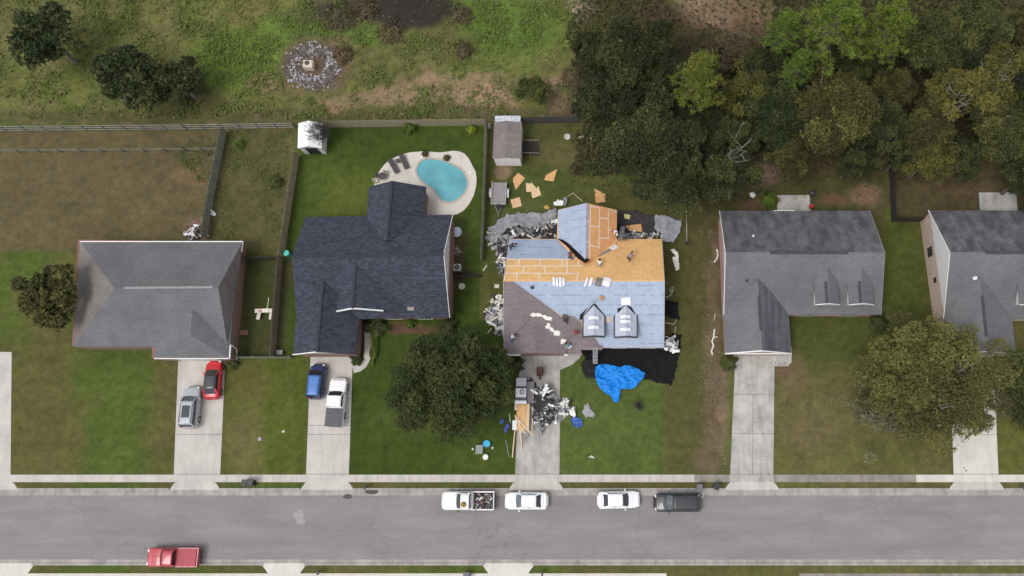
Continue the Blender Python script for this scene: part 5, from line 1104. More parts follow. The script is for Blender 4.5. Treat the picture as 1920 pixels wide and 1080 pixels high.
mb.single('hose_coil', HOSE, 'coil of dark hose on the white shingle pack', 'hose')
bx('board_stack', 'stack of orange sheathing boards on the flatbed', 'board stack', 969, 758, 988, 806, fz, fz+.25, OSB)
LUM = M('fresh lumber', (0.62,0.47,0.31), .8, var=.12, scale=3)
GL_ = 'lumber lengths round the flatbed'
def plank(lab, x0, y0, x1, y1, z0, z1, wd=.14, h=.05, mat=LUM, name='lumber', cat='lumber', group=GL_): mb = MB(); mb.bar(P(x0, y0, z0), P(x1, y1, z1), wd, h); return mb.single(name, mat, lab, cat, group)
plank('long straight pale plank on the right side of the board stack', 991, 757, 989, 806, .93, .93, .3); plank('pale plank at the right edge of the flatbed, slightly tilted', 999, 779, 997, 818, .85, .7, .1)
plank('plank crossing from the left edge to the right end of the flatbed', 965, 779, 998, 815, 1.0, .95, .16); plank('plank just under the crossing one, more upright', 966, 784, 984, 812, .98, .9, .16); plank('short pale plank at the stack end', 972, 785, 978, 812, .94, .94, .2)
plank('loose plank end pointing down the drive', 973, 795, 979, 845, .9, .06, .13); plank('long pale board standing off the flatbed onto the lawn edge', 966, 800, 960.5, 858, .75, .05, .12); plank('inner pale plank lying flat in the stack', 983.5, 762, 982, 812, .9, .9, .12)
bx('white_board', 'short white board leaning across the lumber', 'board', 961, 788, 969, 806, .95, 1.0, WPL)
plank('thin grey bar lying on the lawn left of the drive', 948, 825, 955, 858, .05, .05, .05, .04, M('grey bar', (0.3,0.32,0.34), .5), 'metal_bar', 'bar', None)
plank('thin pale batten standing up the lawn beside the lumber', 955, 775, 957, 793, .06, .06, .08, .03, CRM, 'batten', 'batten', None)
crumple('blue_cloth', [(937,790),(944,784),(946,789),(941,796),(937,795)], TARPD, 'small dark blue cloth on the lawn by the oak', 'cloth', .12, .05, 3, .06, 31)
crumple('blue_cloth', [(946,800),(953,794),(956,799),(951,808),(947,812),(945,806)], M('violet blue cloth', (0.07,0.09,0.33), .8), 'violet blue cloth on the lawn edge beside the lumber', 'cloth', .12, .05, 3, .06, 32)
crumple('blue_bag', [(1070,785),(1078,780),(1090,786),(1093,797),(1086,804),(1075,798)], TARPD, 'dark blue crumpled bag on the lawn beside the white shreds', 'bag', .25, .1, 2, .08, 33)
crumple('felt_piece', [(1096,758),(1104,756),(1107,768),(1115,776),(1112,783),(1103,781),(1099,784),(1091,773)], M('mauve felt', (0.30,0.29,0.32), .9), 'grey mauve felt piece alone on the front lawn', 'roofing felt', .08, .05, 2, .08, 34, ragged=.1)
crumple('white_sheet', [(1102,858),(1109,853),(1116,859)], CRM, 'small white triangle of sheet low on the front lawn', 'sheet', .08, .06, 2, .06, 35)
crumple('white_sheet', [(1066,768),(1076,763),(1080,778),(1078,783),(1062,772)], WPL, 'smooth white sheet on top of the white shreds by the drive', 'sheet', .25, .35, 1.5, .07, 36)
# cooler, buckets
bx('cooler', 'grey green cooler box on the lawn below the oak', 'cooler', 892, 834, 905, 851, 0.02, .4, M('cooler lid', (0.22,0.25,0.22), .5))
def bucket(lab, x, y, r, h, mat, inner, name='bucket', cat='bucket'):
    c = P(x, y); t = thing(name, lab, cat, c); mb = MB(); mb.lathe(c, [(r*.8, 0), (r, h), (r*1.06, h), (r*1.06, h-.03)], 18); mb.build('shell', mat, t); mb = MB(); mb.lathe(c+Vector((0,0,h+.002)), [(r*.93, 0), (r*.93, .004), (.02, .006)], 18); mb.build('lid', inner, t); return t
CY = M('cyan plastic', (0.02,0.36,0.60), .4); bucket('bright cyan round tub on the lawn beside the cooler', 913, 832, .38, .3, CY, CY)
bucket('white bucket below the cyan tub', 911, 857, .3, .35, WPL, WPL); bucket('small white pail right of the cyan tub', 924, 840, .12, .2, CRM, CRM, 'pail', 'pail'); bucket('small white pail left of the cooler', 887, 842, .12, .2, CRM, CRM, 'pail', 'pail')
bucket('teal green round bin at the back left corner of the dark blue roofed house', 542, 478, .33, .9, M('teal plastic', (0.05,0.45,0.36), .5), M('teal lid', (0.08,0.55,0.44), .5), 'bin', 'bin')
bucket('pale round lid on the grass right of the pool house', 866, 537, .36, .08, CRM, CRM, 'septic_lid', 'lid'); bucket('grey round cleanout cap on the lawn left of the drive with the white pickup', 487, 823, .2, .04, M('grey cap', (0.3,0.31,0.34)), M('grey cap', (0.3,0.3,0.3)), 'cleanout_cap', 'cap'); bucket('small pale cap nearer the top of the same lawn', 531.5, 809, .14, .05, CRM, CRM, 'cleanout_cap', 'cap')
# wheelbarrow
t = thing('wheelbarrow', 'rusty brown wheelbarrow on the drive below the garage', 'wheelbarrow', P(1013, 697)); c = t.location
mb = MB(); mb.add([c+Vector(v) for v in ((-.22,-.35,.3),(.22,-.35,.3),(.22,.25,.3),(-.22,.25,.3),(-.36,-.55,.62),(.36,-.55,.62),(.36,.45,.62),(-.36,.45,.62))], [(0,1,2,3),(0,1,5,4),(1,2,6,5),(2,3,7,6),(3,0,4,7)]); o = mb.build('tray', M('rust', (0.13,0.055,0.03), .8), t); o.modifiers.new('s', 'SOLIDIFY').thickness = .02
mb = MB(); mb.tube([c+Vector((-.06,-.75,.2)), c+Vector((.06,-.75,.2))], .2, 14); mb.build('wheel', TYRE, t)
for s in (-1, 1):
    mb = MB(); mb.bar(c+Vector((s*.1,-.75,.25)), c+Vector((s*.28,1.0,.62)), .05, .05); mb.build('handle', DARKM, t)
    mb = MB(); mb.bar(c+Vector((s*.2,.3,0)), c+Vector((s*.2,.3,.35)), .04, .04); mb.build('leg', DARKM, t)
crumple('cable_tangle', [(987,708),(999,709),(1005,718),(1001,723),(988,720)], HOSE, 'tangle of dark cables on the drive above the dump trailer', 'cables', .1, .03, 4, .05, 40, ragged=.5)
crumple('cable_tangle', [(990,736),(998,737),(999,742),(992,744)], HOSE, 'small dark tool bag on the drive between the trailers', 'bag', .2, .1, 4, .05, 41, ragged=.1)
# ---------------------------------------------------------------- gutters, downpipes, white bits round the house
def pipe(lab, pts, r, mat, name='downpipe', cat='pipe', z=.06, group=None, n=6): mb = MB(); mb.tube([P(*(p if len(p) == 3 else (p[0], p[1], z))) for p in pts], r, n); return mb.single(name, mat, lab, cat, group)
pipe('thin pale pipe bent like a roof peak behind the blue covered wing', [(1056,375),(1074,362),(1092,377)], .045, CRM)
t = crumple('white_sheeting', [(1038,383),(1046,376),(1058,379),(1056,388),(1040,388)], WPL, 'white folded sheeting behind the blue covered wing', 'sheeting', .3, .3, 1.8, .08, 50)
crumple('grey_sheeting', [(1057,372),(1064,370),(1065,378),(1060,388),(1055,386)], GFELT2, 'grey crumpled strip beside the white folded sheeting', 'sheeting', .3, .2, 2.5, .07, 51)
crumple('yellow_rag', [(1021,388),(1027,384),(1032,388),(1029,393),(1022,392)], M('yellow cloth', (0.45,0.33,0.08), .8), 'yellow rag on the grass above the felt heap', 'cloth', .15, .05, 3, .06, 52, ragged=.15)
crumple('white_gutter_scrap', [(1256,469),(1263,467),(1271,474),(1274,506),(1267,508),(1260,484),(1266,480)], M('cream vinyl', (0.72,0.70,0.62), .5), 'large folded white gutter piece on the grass right of the house', 'gutter piece', .18, .1, 1.4, .07, 53)
pipe('thin white wire coil on the grass right of the blue roof', [(1257,540),(1262,538),(1262,545),(1256,548),(1255,541),(1261,545),(1259,552),(1250,558)], .05, CRM, 'wire_coil', 'wire')
pipe('pale pipe reaching out from the right wall near the dormers', [(1247,605),(1264,608),(1268,600)], .05, CRM); pipe('pale stick beside the white torn pieces at the right', [(1267,612),(1263,636)], .04, CRM, 'stick', 'stick')
pipe('short crooked white pipe in the weeds left of the two dormer house', [(1344,467),(1346,474),(1345,484),(1339,492)], .09, WPL); pipe('long wriggly white pipe in the weeds beside the two dormer house', [(1340,617),(1338,632),(1335,640),(1338,648),(1334,658),(1336,665)], .09, WPL)
pipe('short white pipe above the wriggly one', [(1341,588),(1339,600)], .05, CRM); pipe('short twig like white branch across the wriggly pipe', [(1337,634),(1345,631)], .06, WPL, 'pipe_stub')
pipe('white offcut lying on the grass near the side fence', [(906,508),(913,497)], .09, CRM, 'trim_offcut', 'trim piece'); bx('paper_box', 'small pale box on the grass left of the house', 'box', 927, 533, 936, 540, .02, .15, CRM)
r = random.Random(5)
for i, (x, y, lab) in enumerate([(912,585,'long pale splinter at the left side of the white scrap heap'),(918,620,'pale splinter below the white scrap heap'),(921,605,'crossed pale splinter at the heap edge'),(929,467,'pale splinter near the grey shreds')]):
    a = r.uniform(0,3); pipe(lab, [(x-6*math.cos(a), y-6*math.sin(a)), (x+6*math.cos(a), y+6*math.sin(a))], .05, CRM, 'splinter', 'splinter')
# ---------------------------------------------------------------- pool furniture
LG_ = M('dark wicker', (0.06,0.05,0.055), .8, var=.3, scale=8)
def lounger(lab, x0, y0, x1, y1):
    a, b = P(x0, y0), P(x1, y1); t = thing('sun_lounger', lab, 'sun lounger', (a+b)/2, group='pool loungers'); d = (b-a).normalized(); s = Vector((d.y, -d.x, 0)); L_ = (b-a).length; up = Vector((0,0,1))
    mb = MB(); mb.bar(a+d*L_*.35+up*.42, b+up*.42, .62, .08); mb.build('seat', LG_, t, bevel=.02); mb = MB(); mb.bar(a+up*.62, a+d*L_*.35+up*.43, .62, .08); mb.build('backrest', LG_, t, bevel=.02)
    for e in (.1, .92):
        for k in (-.25, .25): mb = MB(); q = a+d*L_*e+s*k; mb.box((q.x, q.y, .24), (.05,.05,.3)); mb.build('leg', DARKM, t)
lounger('left one of two dark wicker loungers on the pool deck', 733, 302, 747, 326); lounger('right one of two dark wicker loungers on the pool deck', 754, 293, 765, 318)
def roundtable(lab, x, y, r_, z, name='side_table'):
    c = P(x, y); t = thing(name, lab, 'table', c); mb = MB(); mb.lathe(c+Vector((0,0,z)), [(r_, 0), (r_, .03), (.02, .035)], 18); mb.build('table_top', M('dark table top', (0.05,0.04,0.04), .4), t); mb = MB(); mb.lathe(c+Vector((0,0,.1)), [(.16,0),(.05,.05),(.04,z-.1)], 10); mb.build('pedestal', DARKM, t); return t
roundtable('small round dark table between the two loungers', 748, 304, .28, .45)
roundtable('dark round patio table near the deck edge at the left', 719, 334, .45, .7, 'patio_table')
def chair(lab, x, y, rz, col, group=None):
    t = thing('patio_chair', lab, 'chair', P(x, y), rz, group)
    def B(nm, *a, m=col): mb = MB(); mb.box(*a); o = mb.build(nm, m, None, bevel=.015); o.parent = t
    B('seat', (0,0,.43), (.48,.5,.06)); B('backrest', (-.23,0,.7), (.05,.48,.5))
    for x_ in (-.2,.2):
        for y_ in (-.22,.22): B('leg', (x_,y_,.21), (.04,.04,.42))
    for y_ in (-.25,.25): B('armrest', (0,y_,.64), (.45,.04,.03))
    return t
RATT = M('brown rattan', (0.16,0.13,0.12), .8)
chair('grey brown patio chair at the left side of the patio table', 711, 332, 0, RATT); chair('patio chair with a pale cushion above the patio table', 724, 328, R(-100), M('beige cushion', (0.3,0.27,0.24), .9)); chair('small pale chair at the deck edge by the house', 706, 341, R(30), CRM)
# planters with small plants
FOLD = foliage('planter leaves', [(0.05,0.045,0.02), (0.09,0.10,0.03)])
def leaves_mesh(name, pts, size, seed, up=0.4, tint=None, asp=0.55):
    """one small leaf-shaped quad per point; pts Nx3"""
    rs = np.random.RandomState(seed); n = len(pts)
    nrm = rs.normal(size=(n, 3)); nrm[:, 2] = np.abs(nrm[:, 2])+up; nrm /= np.linalg.norm(nrm, axis=1)[:, None]
    a = np.cross(nrm, rs.normal(size=(n, 3))); a /= np.linalg.norm(a, axis=1)[:, None]; b = np.cross(nrm, a)
    s = (size*np.exp(rs.normal(-.05, .38, n)))[:, None]; a = a*s; b = b*s*asp
    co_ = np.stack([pts-a, pts-b*1.0+a*.1, pts+a, pts+b*1.0+a*.1], 1).reshape(-1, 3); me = bpy.data.meshes.new(name); np_mesh(me, co_, np.arange(n*4).reshape(n, 4))
    at = me.attributes.new('tint', 'FLOAT', 'FACE'); tt = (tint if tint is not None else rs.rand(n)); at.data.foreach_set('value', np.clip(tt, 0, 1).astype(np.float32)); return me
def bushmesh(r_, h, n, size, seed):
    rs = np.random.RandomState(seed); d = rs.normal(size=(n, 3)); d /= np.linalg.norm(d, axis=1)[:, None]; d[:, 2] = np.abs(d[:, 2]); k = 1+0.35*np.sin(d[:, 0]*5+seed)*np.cos(d[:, 1]*6+seed*2)
    rr = rs.uniform(.45, 1, n)**.5*k; pts = d*rr[:, None]*np.array([r_, r_, h]); return leaves_mesh('foliage', pts, size, seed, tint=rs.rand(n)*.5+rr*.4)
def bush(name, lab, x, y, r_, h, mat, seed, cat='bush', n=500, size=.09, group=None, sx=1, sy=1):
    t = thing(name, lab, cat, P(x, y), group=group); me = bushmesh(r_, h, n, size, seed); me.materials.append(mat); o = bpy.data.objects.new('foliage', me); C.objects.link(o); o.parent = t; o.scale = (sx, sy, 1); o.location.z = .08
    mb = MB(); q = t.location; [mb.tube([q, q+Vector((math.cos(a)*r_*.5, math.sin(a)*r_*.5, h*.7))], [.04, .015], 5) for a in (0.3, 2.2, 4.4)]; mb.build('stem', M('bark', (0.10,0.08,0.06), .9), t); return t
def planter(lab, x, y): t = bush('potted_plant', lab, x, y, .42, .75, FOLD, int(x), 'potted plant', 260, .07); q = t.location; mb = MB(); mb.lathe(q+Vector((0,0,.1)), [(.18,0),(.27,.4),(.29,.4),(.29,.36)], 16); mb.build('pot', M('dark pot', (0.06,0.045,0.04), .6), t)
planter('potted plant on the pool deck above the left end of the pool', 798, 290.5); planter('potted plant on the pool deck near the top of the pool', 838.5, 298)
for x, y, lab in ((792,295,'small white skimmer lid left of the pool'), (881,324,'small white skimmer lid at the right of the pool')): c = P(x, y); mb = MB(); mb.lathe(c+Vector((0,0,.1)), [(.15,0),(.15,.03),(.02,.035)], 14); mb.single('skimmer_lid', TRIM, lab, 'lid')
# side yard of the pool house: condenser, blue pool float, dead shrub
t = thing('condenser', 'white square air conditioning unit on a pad by the brick wall', 'air conditioner', P(859, 504)); q = t.location; mb = MB(); mb.box(q+Vector((0,0,.4)), (.8,.8,.75)); mb.build('casing', M('beige casing', (0.55,0.54,0.52), .5), t, bevel=.03); mb = MB(); mb.lathe(q+Vector((0,0,.775)), [(.33,0),(.33,.02),(.05,.03)], 20); mb.build('fan_grille', M('grille dark', (0.1,0.1,0.1), .5), t)
t = thing('kids_pool', 'blue and white round tub leaning by the brick wall', 'tub', P(857, 436)); q = t.location; mb = MB(); mb.lathe(q, [(.45,0),(.55,.3),(.6,.3),(.6,.25)], 22); mb.build('rim', M('white blue plastic', (0.6,0.66,0.75), .4), t); mb = MB(); mb.lathe(q+Vector((0.06,0,.2)), [(.46,0),(.46,.02),(.02,.03)], 20); mb.build('water', M('deep blue plastic', (0.03,0.16,0.45), .3), t)
def twigs(name, lab, x, y, r_, h, mat, n, seed, cat='bush', thick=.02, splay=1):
    rr = random.Random(seed); t = thing(name, lab, cat, P(x, y)); q = t.location; mb = MB()
    for i in range(n):
        a = rr.uniform(0, 6.28); e = rr.uniform(.3, 1)*r_*splay; p1 = q+Vector((math.cos(a)*e*.4, math.sin(a)*e*.4, h*rr.uniform(.3,.6))); p2 = q+Vector((math.cos(a+.2)*e, math.sin(a+.2)*e, h*rr.uniform(.6,1))); mb.tube([q, p1, p2], [thick, thick*.7, thick*.3], 4, cap=False)
        for k in range(3): p3 = lerp(p1, p2, rr.random())+Vector((0,0,0)); d_ = Vector((rr.uniform(-1,1), rr.uniform(-1,1), rr.uniform(-.2,.8)))*r_*.35; mb.tube([p3, p3+d_], [thick*.5, thick*.2], 4, cap=False)
    mb.build('twigs', mat, t); return t
twigs('bare_shrub', 'small bleached leafless shrub beside the brick wall', 861, 471, .8, .9, CRM, 16, 3)
twigs('bare_shrub', 'dark leafless vine over the right half of the white shed', 609, 262, 1.7, 3.4, M('dark twigs', (0.05,0.044,0.040), .9), 260, 4, 'vine', .035)
# ---------------------------------------------------------------- left yards
t = thing('swing_frame', 'white timber frame with two benches and a thin mast, between the left houses', 'frame', P(494, 588)); q = t.location; PW = M('cream painted wood', (0.66,0.62,0.52), .7)
def wp(nm, a_, b_, wd, h, m=PW): mb = MB(); mb.bar(P(*a_), P(*b_), wd, h); mb.build(nm, m, t)
wp('beam', (478,583,.8), (510,582,.8), .45, .08); wp('bench', (487,583,.55), (483,599,.5), .4, .06); wp('bench', (508,583,.55), (506,599,.5), .25, .06); wp('mast', (501,580,.8), (504,558,1.6), .05, .05); wp('brace', (498,581,.85), (503,571,1.1), .03, .03)
mb = MB(); c = P(487.5, 583, .86); mb.box(c, (.35,.3,.08)); mb.build('cushion', M('pink cushion', (0.5,0.28,0.24), .9), t)
bx('stone_slab', 'reddish square slab by the wall of the left house', 'slab', 450, 619, 464, 628, .01, .08, M('reddish slab', (0.30,0.14,0.11), .9))
bx('meter_box', 'small grey box at the foot of the worn fence', 'box', 518, 656, 529, 665, .02, .5, M('grey green box', (0.2,0.22,0.21), .6))
pipe('white bent pipe at the front corner of the left house', [(432,645,2.6),(438,650,2.4),(444,655,1.4),(444,676,.1)], .05, TRIM)
crumple('white_bag', [(394,396),(399,394),(407,402),(404,406),(396,403)], WPL, 'white bag lying against the mossy dividing fence', 'bag', .2, .1, 2, .06, 60); crumple('white_scrap', [(386,442),(391,440),(394,444),(388,446)], CRM, 'tiny white scrap at the lower end of the mossy fence', 'scrap', .1, .05, 2, .05, 61)
heap('junk and white scraps piled behind the left house', [(352,428),(372,422),(384,436),(382,452),(352,452)], 60, .4, [1,3,2,3,2], 62, .2, .6)
chair('white plastic chair on the junk pile behind the left house', 366, 441, R(200), TRIM)
# back yard of the re-roofed house
TYR = M('white painted rubber', (0.55,0.54,0.50), .8)
for x, y, lab, rr_ in ((1064, 257, 'white painted tyre planter, leftmost of the row by the trees', .38), (1090, 257, 'second white painted tyre planter in the row by the trees', .3)):
    c = P(x, y); mb = MB(); mb.lathe(c, [(rr_*.6,0),(rr_,.04),(rr_,.2),(rr_*.75,.25),(rr_*.6,.2),(rr_*.58,.06)], 18); mb.single('tyre_planter', TYR, lab, 'planter', 'white tyre planters')
pipe('curved white edging at the right end of the planter row', [(1107,257),(1109,262),(1115,265)], .07, TYR, 'edging', 'edging')
mb = MB(); p = P(918, 236); [mb.box((p.x, p.y-.3*i, .25), (.3,.22,.5)) for i in range(2)]; mb.single('feed_bucket', M('pale bin', (0.4,0.4,0.4)), 'small pale tubs between the side fence and the shed', 'tubs')
# behind the two-dormer house
chair('red chair at the corner of the small patio', 1519, 389, R(90), c_red); 
t = thing('grill', 'black kettle grill at the right of the small patio', 'grill', P(1520, 366)); q = t.location; mb = MB(); mb.lathe(q+Vector((0,0,.6)), [(.1,0),(.33,.18),(.36,.3),(.3,.45),(.1,.53),(.02,.54)], 18); mb.build('kettle', DARKM, t, smooth=True)
for a in (0, 2.1, 4.2): mb = MB(); mb.bar(q+Vector((math.cos(a)*.35, math.sin(a)*.35, 0)), q+Vector((math.cos(a)*.1, math.sin(a)*.1, .7)), .03, .03); mb.build('leg', DARKM, t)
roundtable('small dark table between the grill and the red chair', 1520, 379, .24, .5)
crumple('white_basin', [(1405,363),(1412,361),(1417,366),(1412,372),(1406,370)], WPL, 'white basin on the grass behind the two dormer house', 'basin', .15, .1, 2, .06, 63); pipe('dark stick beside the white basin', [(1416,365),(1424,360),(1429,357)], .06, DARKM, 'stick', 'stick')
# ---------------------------------------------------------------- street side
def bin_(lab, x, y, rz, mat):
    t = thing('wheeled_bin', lab, 'bin', P(x, y), R(rz))
    def B(nm, *a, m=mat, bv=.03): mb = MB(); mb.box(*a); o = mb.build(nm, m, None, bevel=bv); o.parent = t
    mb = MB(); mb.add([(-.25,-.27,.06),(.22,-.27,.06),(.22,.27,.06),(-.25,.27,.06),(-.3,-.3,.98),(.32,-.3,.98),(.32,.3,.98),(-.3,.3,.98)], [(0,3,2,1),(0,1,5,4),(1,2,6,5),(2,3,7,6),(3,0,4,7),(4,5,6,7)]); o = mb.build('body', mat, None, bevel=.02); o.parent = t
    B('lid', (0.0,0,1.02), (.72,.66,.07)); B('handle', (-.38,0,.98), (.05,.5,.05))
    for s in (-1,1): mb = MB(); mb.tube([(-.25,s*.24,.11),(-.25,s*.31,.11)], .11, 12); o = mb.build('wheel', TYRE, None); o.parent = t
    return t
BB = M('black plastic bin', (0.02,0.02,0.022), .5, obj=True)
bin_('black wheeled bin on the pavement in front of the left lawn', 466, 905, 90, BB); bin_('second black bin pushed against the other on the left pavement', 476, 904, 80, BB)
bin_('black wheeled bin on the verge left of the two dormer house drive', 1342, 911, 60, BB)
bin_('dark grey square bin at the kerb behind the black suv', 1310, 914, -90, M('grey plastic bin', (0.13,0.125,0.14), .6, obj=True)); bin_('grey bin on the near pavement at the bottom edge', 877, 1077, 90, M('grey plastic bin', (0.13,0.125,0.14), .6, obj=True))
def mailbox(lab, x, y):
    t = thing('mailbox', lab, 'mailbox', P(x, y)); q = t.location; mb = MB(); mb.box(q+Vector((0,0,.5)), (.1,.1,1.0)); mb.build('post', WOODD, t); mb = MB(); mb.box(q+Vector((0,-.05,1.1)), (.2,.5,.2)); mb.build('box', DARKM, t, bevel=.04); return t
mailbox('dark mailbox on the far verge right of the second drive', 690, 912); mailbox('dark mailbox on the near verge at the bottom left', 603, 1070); mailbox('dark mailbox on the near verge right of the bottom drive', 1018, 1072); mailbox('mailbox on the verge left of the rightmost drive', 1910, 912)
heap('pale crushed plastic litter beside the black suv', [(1314,922),(1322,922),(1323,934),(1315,934)], 9, .05, [0,0,8,2,1], 64, .15, .35, .3)
# concrete inlet box in a ring of pale rubble, in the field
t = thing('drain_inlet', 'cream concrete box with a round dark opening, in the middle of a rubble ring', 'drain inlet', P(582, 126)); q = t.location
mb = MB(); mb.box(q+Vector((0,0,.45)), (1.15,1.0,.9)); mb.build('box', M('cream concrete', (0.52,0.45,0.36), .85), t, bevel=.03); mb = MB(); mb.lathe(q+Vector((-.1,.1,.9)), [(.3,0),(.3,.03),(.24,.035),(.02,.036)], 20); mb.build('cover', MH, t)
def rubble():
    r = random.Random(8); mb = MB()
    for _ in range(1500):
        a = r.uniform(0, 6.28); d = max(0.25, r.gauss(.78, .16)) 
        if d > 1.15: continue
        p = P(586+math.cos(a)*50*d, 125+math.sin(a)*42*d); s = r.uniform(.05, .17); mi = 0 if (noise.noise(Vector((p.x*.9, p.y*.9, 2))) > -.05 and r.random() < .6) else 1
        if r.random() < .25: mi = 2
        R3 = Matrix.Rotation(r.uniform(0,3), 3, Vector((r.random(), r.random(), 1)).normalized()); vs = [R3@Vector((sx_*s*r.uniform(.5,1), sy_*s*r.uniform(.4,.9), sz_*s*.6))+Vector((p.x, p.y, s*.3)) for sx_ in (-1,1) for sy_ in (-1,1) for sz_ in (-1,1)]
        mb.add(vs, [(0,1,3,2),(4,6,7,5),(0,4,5,1),(2,3,7,6),(0,2,6,4),(1,5,7,3)], mi)
    o = mb.single('rubble', [M('pale rubble', (0.38,0.365,0.385), .9), M('grey rubble', (0.15,0.135,0.13), .9), M('brown clod', (0.11,0.075,0.055), .95)], 'ring of pale broken stones and ash around the concrete drain inlet', 'rubble'); o['kind'] = 'stuff'
rubble()
# ---------------------------------------------------------------- trees and plants
BARK = M('tree bark', (0.13, 0.105, 0.085), .9, var=.3, scale=4, obj=True); BARKP = M('pale dead wood', (0.24, 0.22, 0.20), .9, obj=True)
def limb(mb, a, b, r0, r1, rr, bend=.15, n=4):
    a, b = Vector(a), Vector(b); L_ = (b-a).length; o = Vector((rr.uniform(-1,1), rr.uniform(-1,1), rr.uniform(-.3,.6)))*bend*L_
    mb.tube([lerp(a, b, i/n)+o*math.sin(math.pi*i/n) for i in range(n+1)], [lerp(r0, r1, i/n) for i in range(n+1)], 6)
def crown_tree(R_, H_, nl, n, size, seed, mat, dome=.42, lobe=(.16,.3), dead=0, gap=.0, skew=.25, name='broadleaf_tree'):
    """R_ crown radius, H_ height of crown top; nl leaf clumps of n leaves in all"""
    rs = np.random.RandomState(seed); rr = random.Random(seed)
    t = bpy.data.objects.new(name, None); C.objects.link(t)
    cz = H_-R_*dome*1.15; cents = []; 
    while len(cents) < nl:
        d = rs.normal(size=3); d /= np.linalg.norm(d); 
        if d[2] < -.25: continue
        az = math.atan2(d[1], d[0]); k = 1+skew*(.6*math.sin(az*2+seed)+.5*math.sin(az*3+seed*1.7)+.35*math.sin(az*5+seed*.3))
        q = rs.uniform(.45, .88) if rs.rand() < .72 else rs.uniform(.1, .6)
        p = np.array([d[0]*R_*q*k, d[1]*R_*q*k, d[2]*R_*dome*(1.05 if q > .45 else .9)*q/.8])
        if gap and noise.noise(Vector((p[0]*.28+seed, p[1]*.28, seed))) < -gap: continue
        cents.append((p, rs.uniform(*lobe)*R_, rs.rand()))
    pts = []; tint = []
    w_ = np.array([c[1]**2 for c in cents]); w_ = (w_/w_.sum()*n).astype(int)
    for (p, r_, tv), k in zip(cents, w_):
        d = rs.normal(size=(k, 3)); d /= np.linalg.norm(d, axis=1)[:, None]; d[:, 2] = np.where(d[:, 2] < -.3, -d[:, 2], d[:, 2])
        bumpy = 1+.3*np.sin(d[:, 0]*6+tv*20)*np.sin(d[:, 1]*6+tv*9)
        rad = r_*rs.uniform(.5, 1.0, k)**.6*bumpy
        pts.append(p+d*rad[:, None]*np.array([1, 1, .7])); tint.append(np.clip(tv*.75+rs.normal(0, .14, k)+.1, 0, 1))
    pts = np.concatenate(pts); pts[:, 2] += cz; pts[:, 2] = np.maximum(pts[:, 2], .4)
    me = leaves_mesh('crown', pts, size, seed, up=.5, tint=np.concatenate(tint)); me.materials.append(mat)
    o = bpy.data.objects.new('crown', me); C.objects.link(o); o.parent = t
    mb = MB(); tr = .035*H_+.06; mb.tube([(0,0,-.1), (0,0,.3), (.1,.05,H_*.25), (0,.1,cz)], [tr*1.5, tr, tr*.8, tr*.4], 9)
    for i in range(9): p, r_, _ = cents[i*len(cents)//9]; limb(mb, (0, .05, H_*.25+cz*.06*i), (p[0], p[1], p[2]+cz-r_*.2), tr*.45, .04, rr)
    me2 = mb.build('trunk', BARK, None, smooth=True); me2.parent = t
    if dead:
        mb = MB()
        for i in range(dead):
            a = rr.uniform(0, 6.28); q = rr.uniform(.35, .85)*R_; z = cz+R_*dome*.95*math.sqrt(max(0, 1-(q/R_)**2)); s = Vector((0, .1, cz*.7)); e = Vector((math.cos(a)*q, math.sin(a)*q, z+.6)); limb(mb, s, e, .055, .02, rr, .2)
            for k in range(6): f = lerp(s, e, rr.uniform(.2, 1)); limb(mb, f, f+Vector((rr.uniform(-1,1), rr.uniform(-1,1), rr.uniform(0,.5)))*R_*.2, .025, .01, rr, .3)
        d_ = mb.build('dead_branches', BARKP, None); d_.parent = t
    return t
def pine(R_, H_, nb, seed, mat, name='pine_tree', low=.55):
    rs = np.random.RandomState(seed); rr = random.Random(seed); t = bpy.data.objects.new(name, None); C.objects.link(t)
    mb = MB(); mb.tube([(0,0,-.1), (.1,0,H_*.4), (0,.1,H_*.96)], [.24, .18, .05], 8); pts = []; nrm = []; tint = []
    quads = []
    for i in range(nb):
        f = rs.rand(); z = H_*(low+(1-low)*f); a = rs.uniform(0, 6.28); L_ = R_*(1-f**1.6*.75)*rs.uniform(.55, 1.05); e = Vector((math.cos(a)*L_, math.sin(a)*L_, z+L_*rs.uniform(-.05,.3)))
        limb(mb, (0, 0, z), e, .05, .015, rr, .1, 3)
        for k in range(6):
            q = lerp(Vector((0,0,z)), e, rs.uniform(.5, 1.05))+Vector((rs.uniform(-.45,.45), rs.uniform(-.45,.45), rs.uniform(-.1,.25))); tv = rs.rand()
            for j in range(20):
                d = Vector(rs.normal(size=3)); d.z = abs(d.z)*.8; d.normalize(); s = d.orthogonal().normalized(); s = Matrix.Rotation(rs.uniform(0, 3.1), 3, d)@s; ln = rs.uniform(.25, .42); w2 = .035
                quads += [q-s*w2, q+s*w2, q+d*ln+s*w2*.5, q+d*ln-s*w2*.5]; tint.append(min(1, max(0, tv*.7+rs.uniform(0,.3))))
    me = bpy.data.meshes.new('crown'); co_ = np.array([tuple(v) for v in quads]); np_mesh(me, co_, np.arange(len(co_)).reshape(-1, 4)); at = me.attributes.new('tint', 'FLOAT', 'FACE'); at.data.foreach_set('value', np.array(tint, dtype=np.float32)); me.materials.append(mat)
    o = bpy.data.objects.new('crown', me); C.objects.link(o); o.parent = t; tk = mb.build('trunk', M('pine bark', (0.20,0.16,0.135), .9, obj=True), None, smooth=True); tk.parent = t; return t
F_OAK = foliage('oak leaves dark', [(0.030,0.042,0.016), (0.055,0.072,0.024), (0.095,0.105,0.032)], .15)
F_DARK = foliage('evergreen leaves', [(0.022,0.028,0.014), (0.039,0.049,0.021), (0.075,0.084,0.030)], .15)
F_OLIVE = foliage('olive leaves', [(0.038,0.041,0.018), (0.070,0.074,0.026), (0.125,0.130,0.038)], .15)
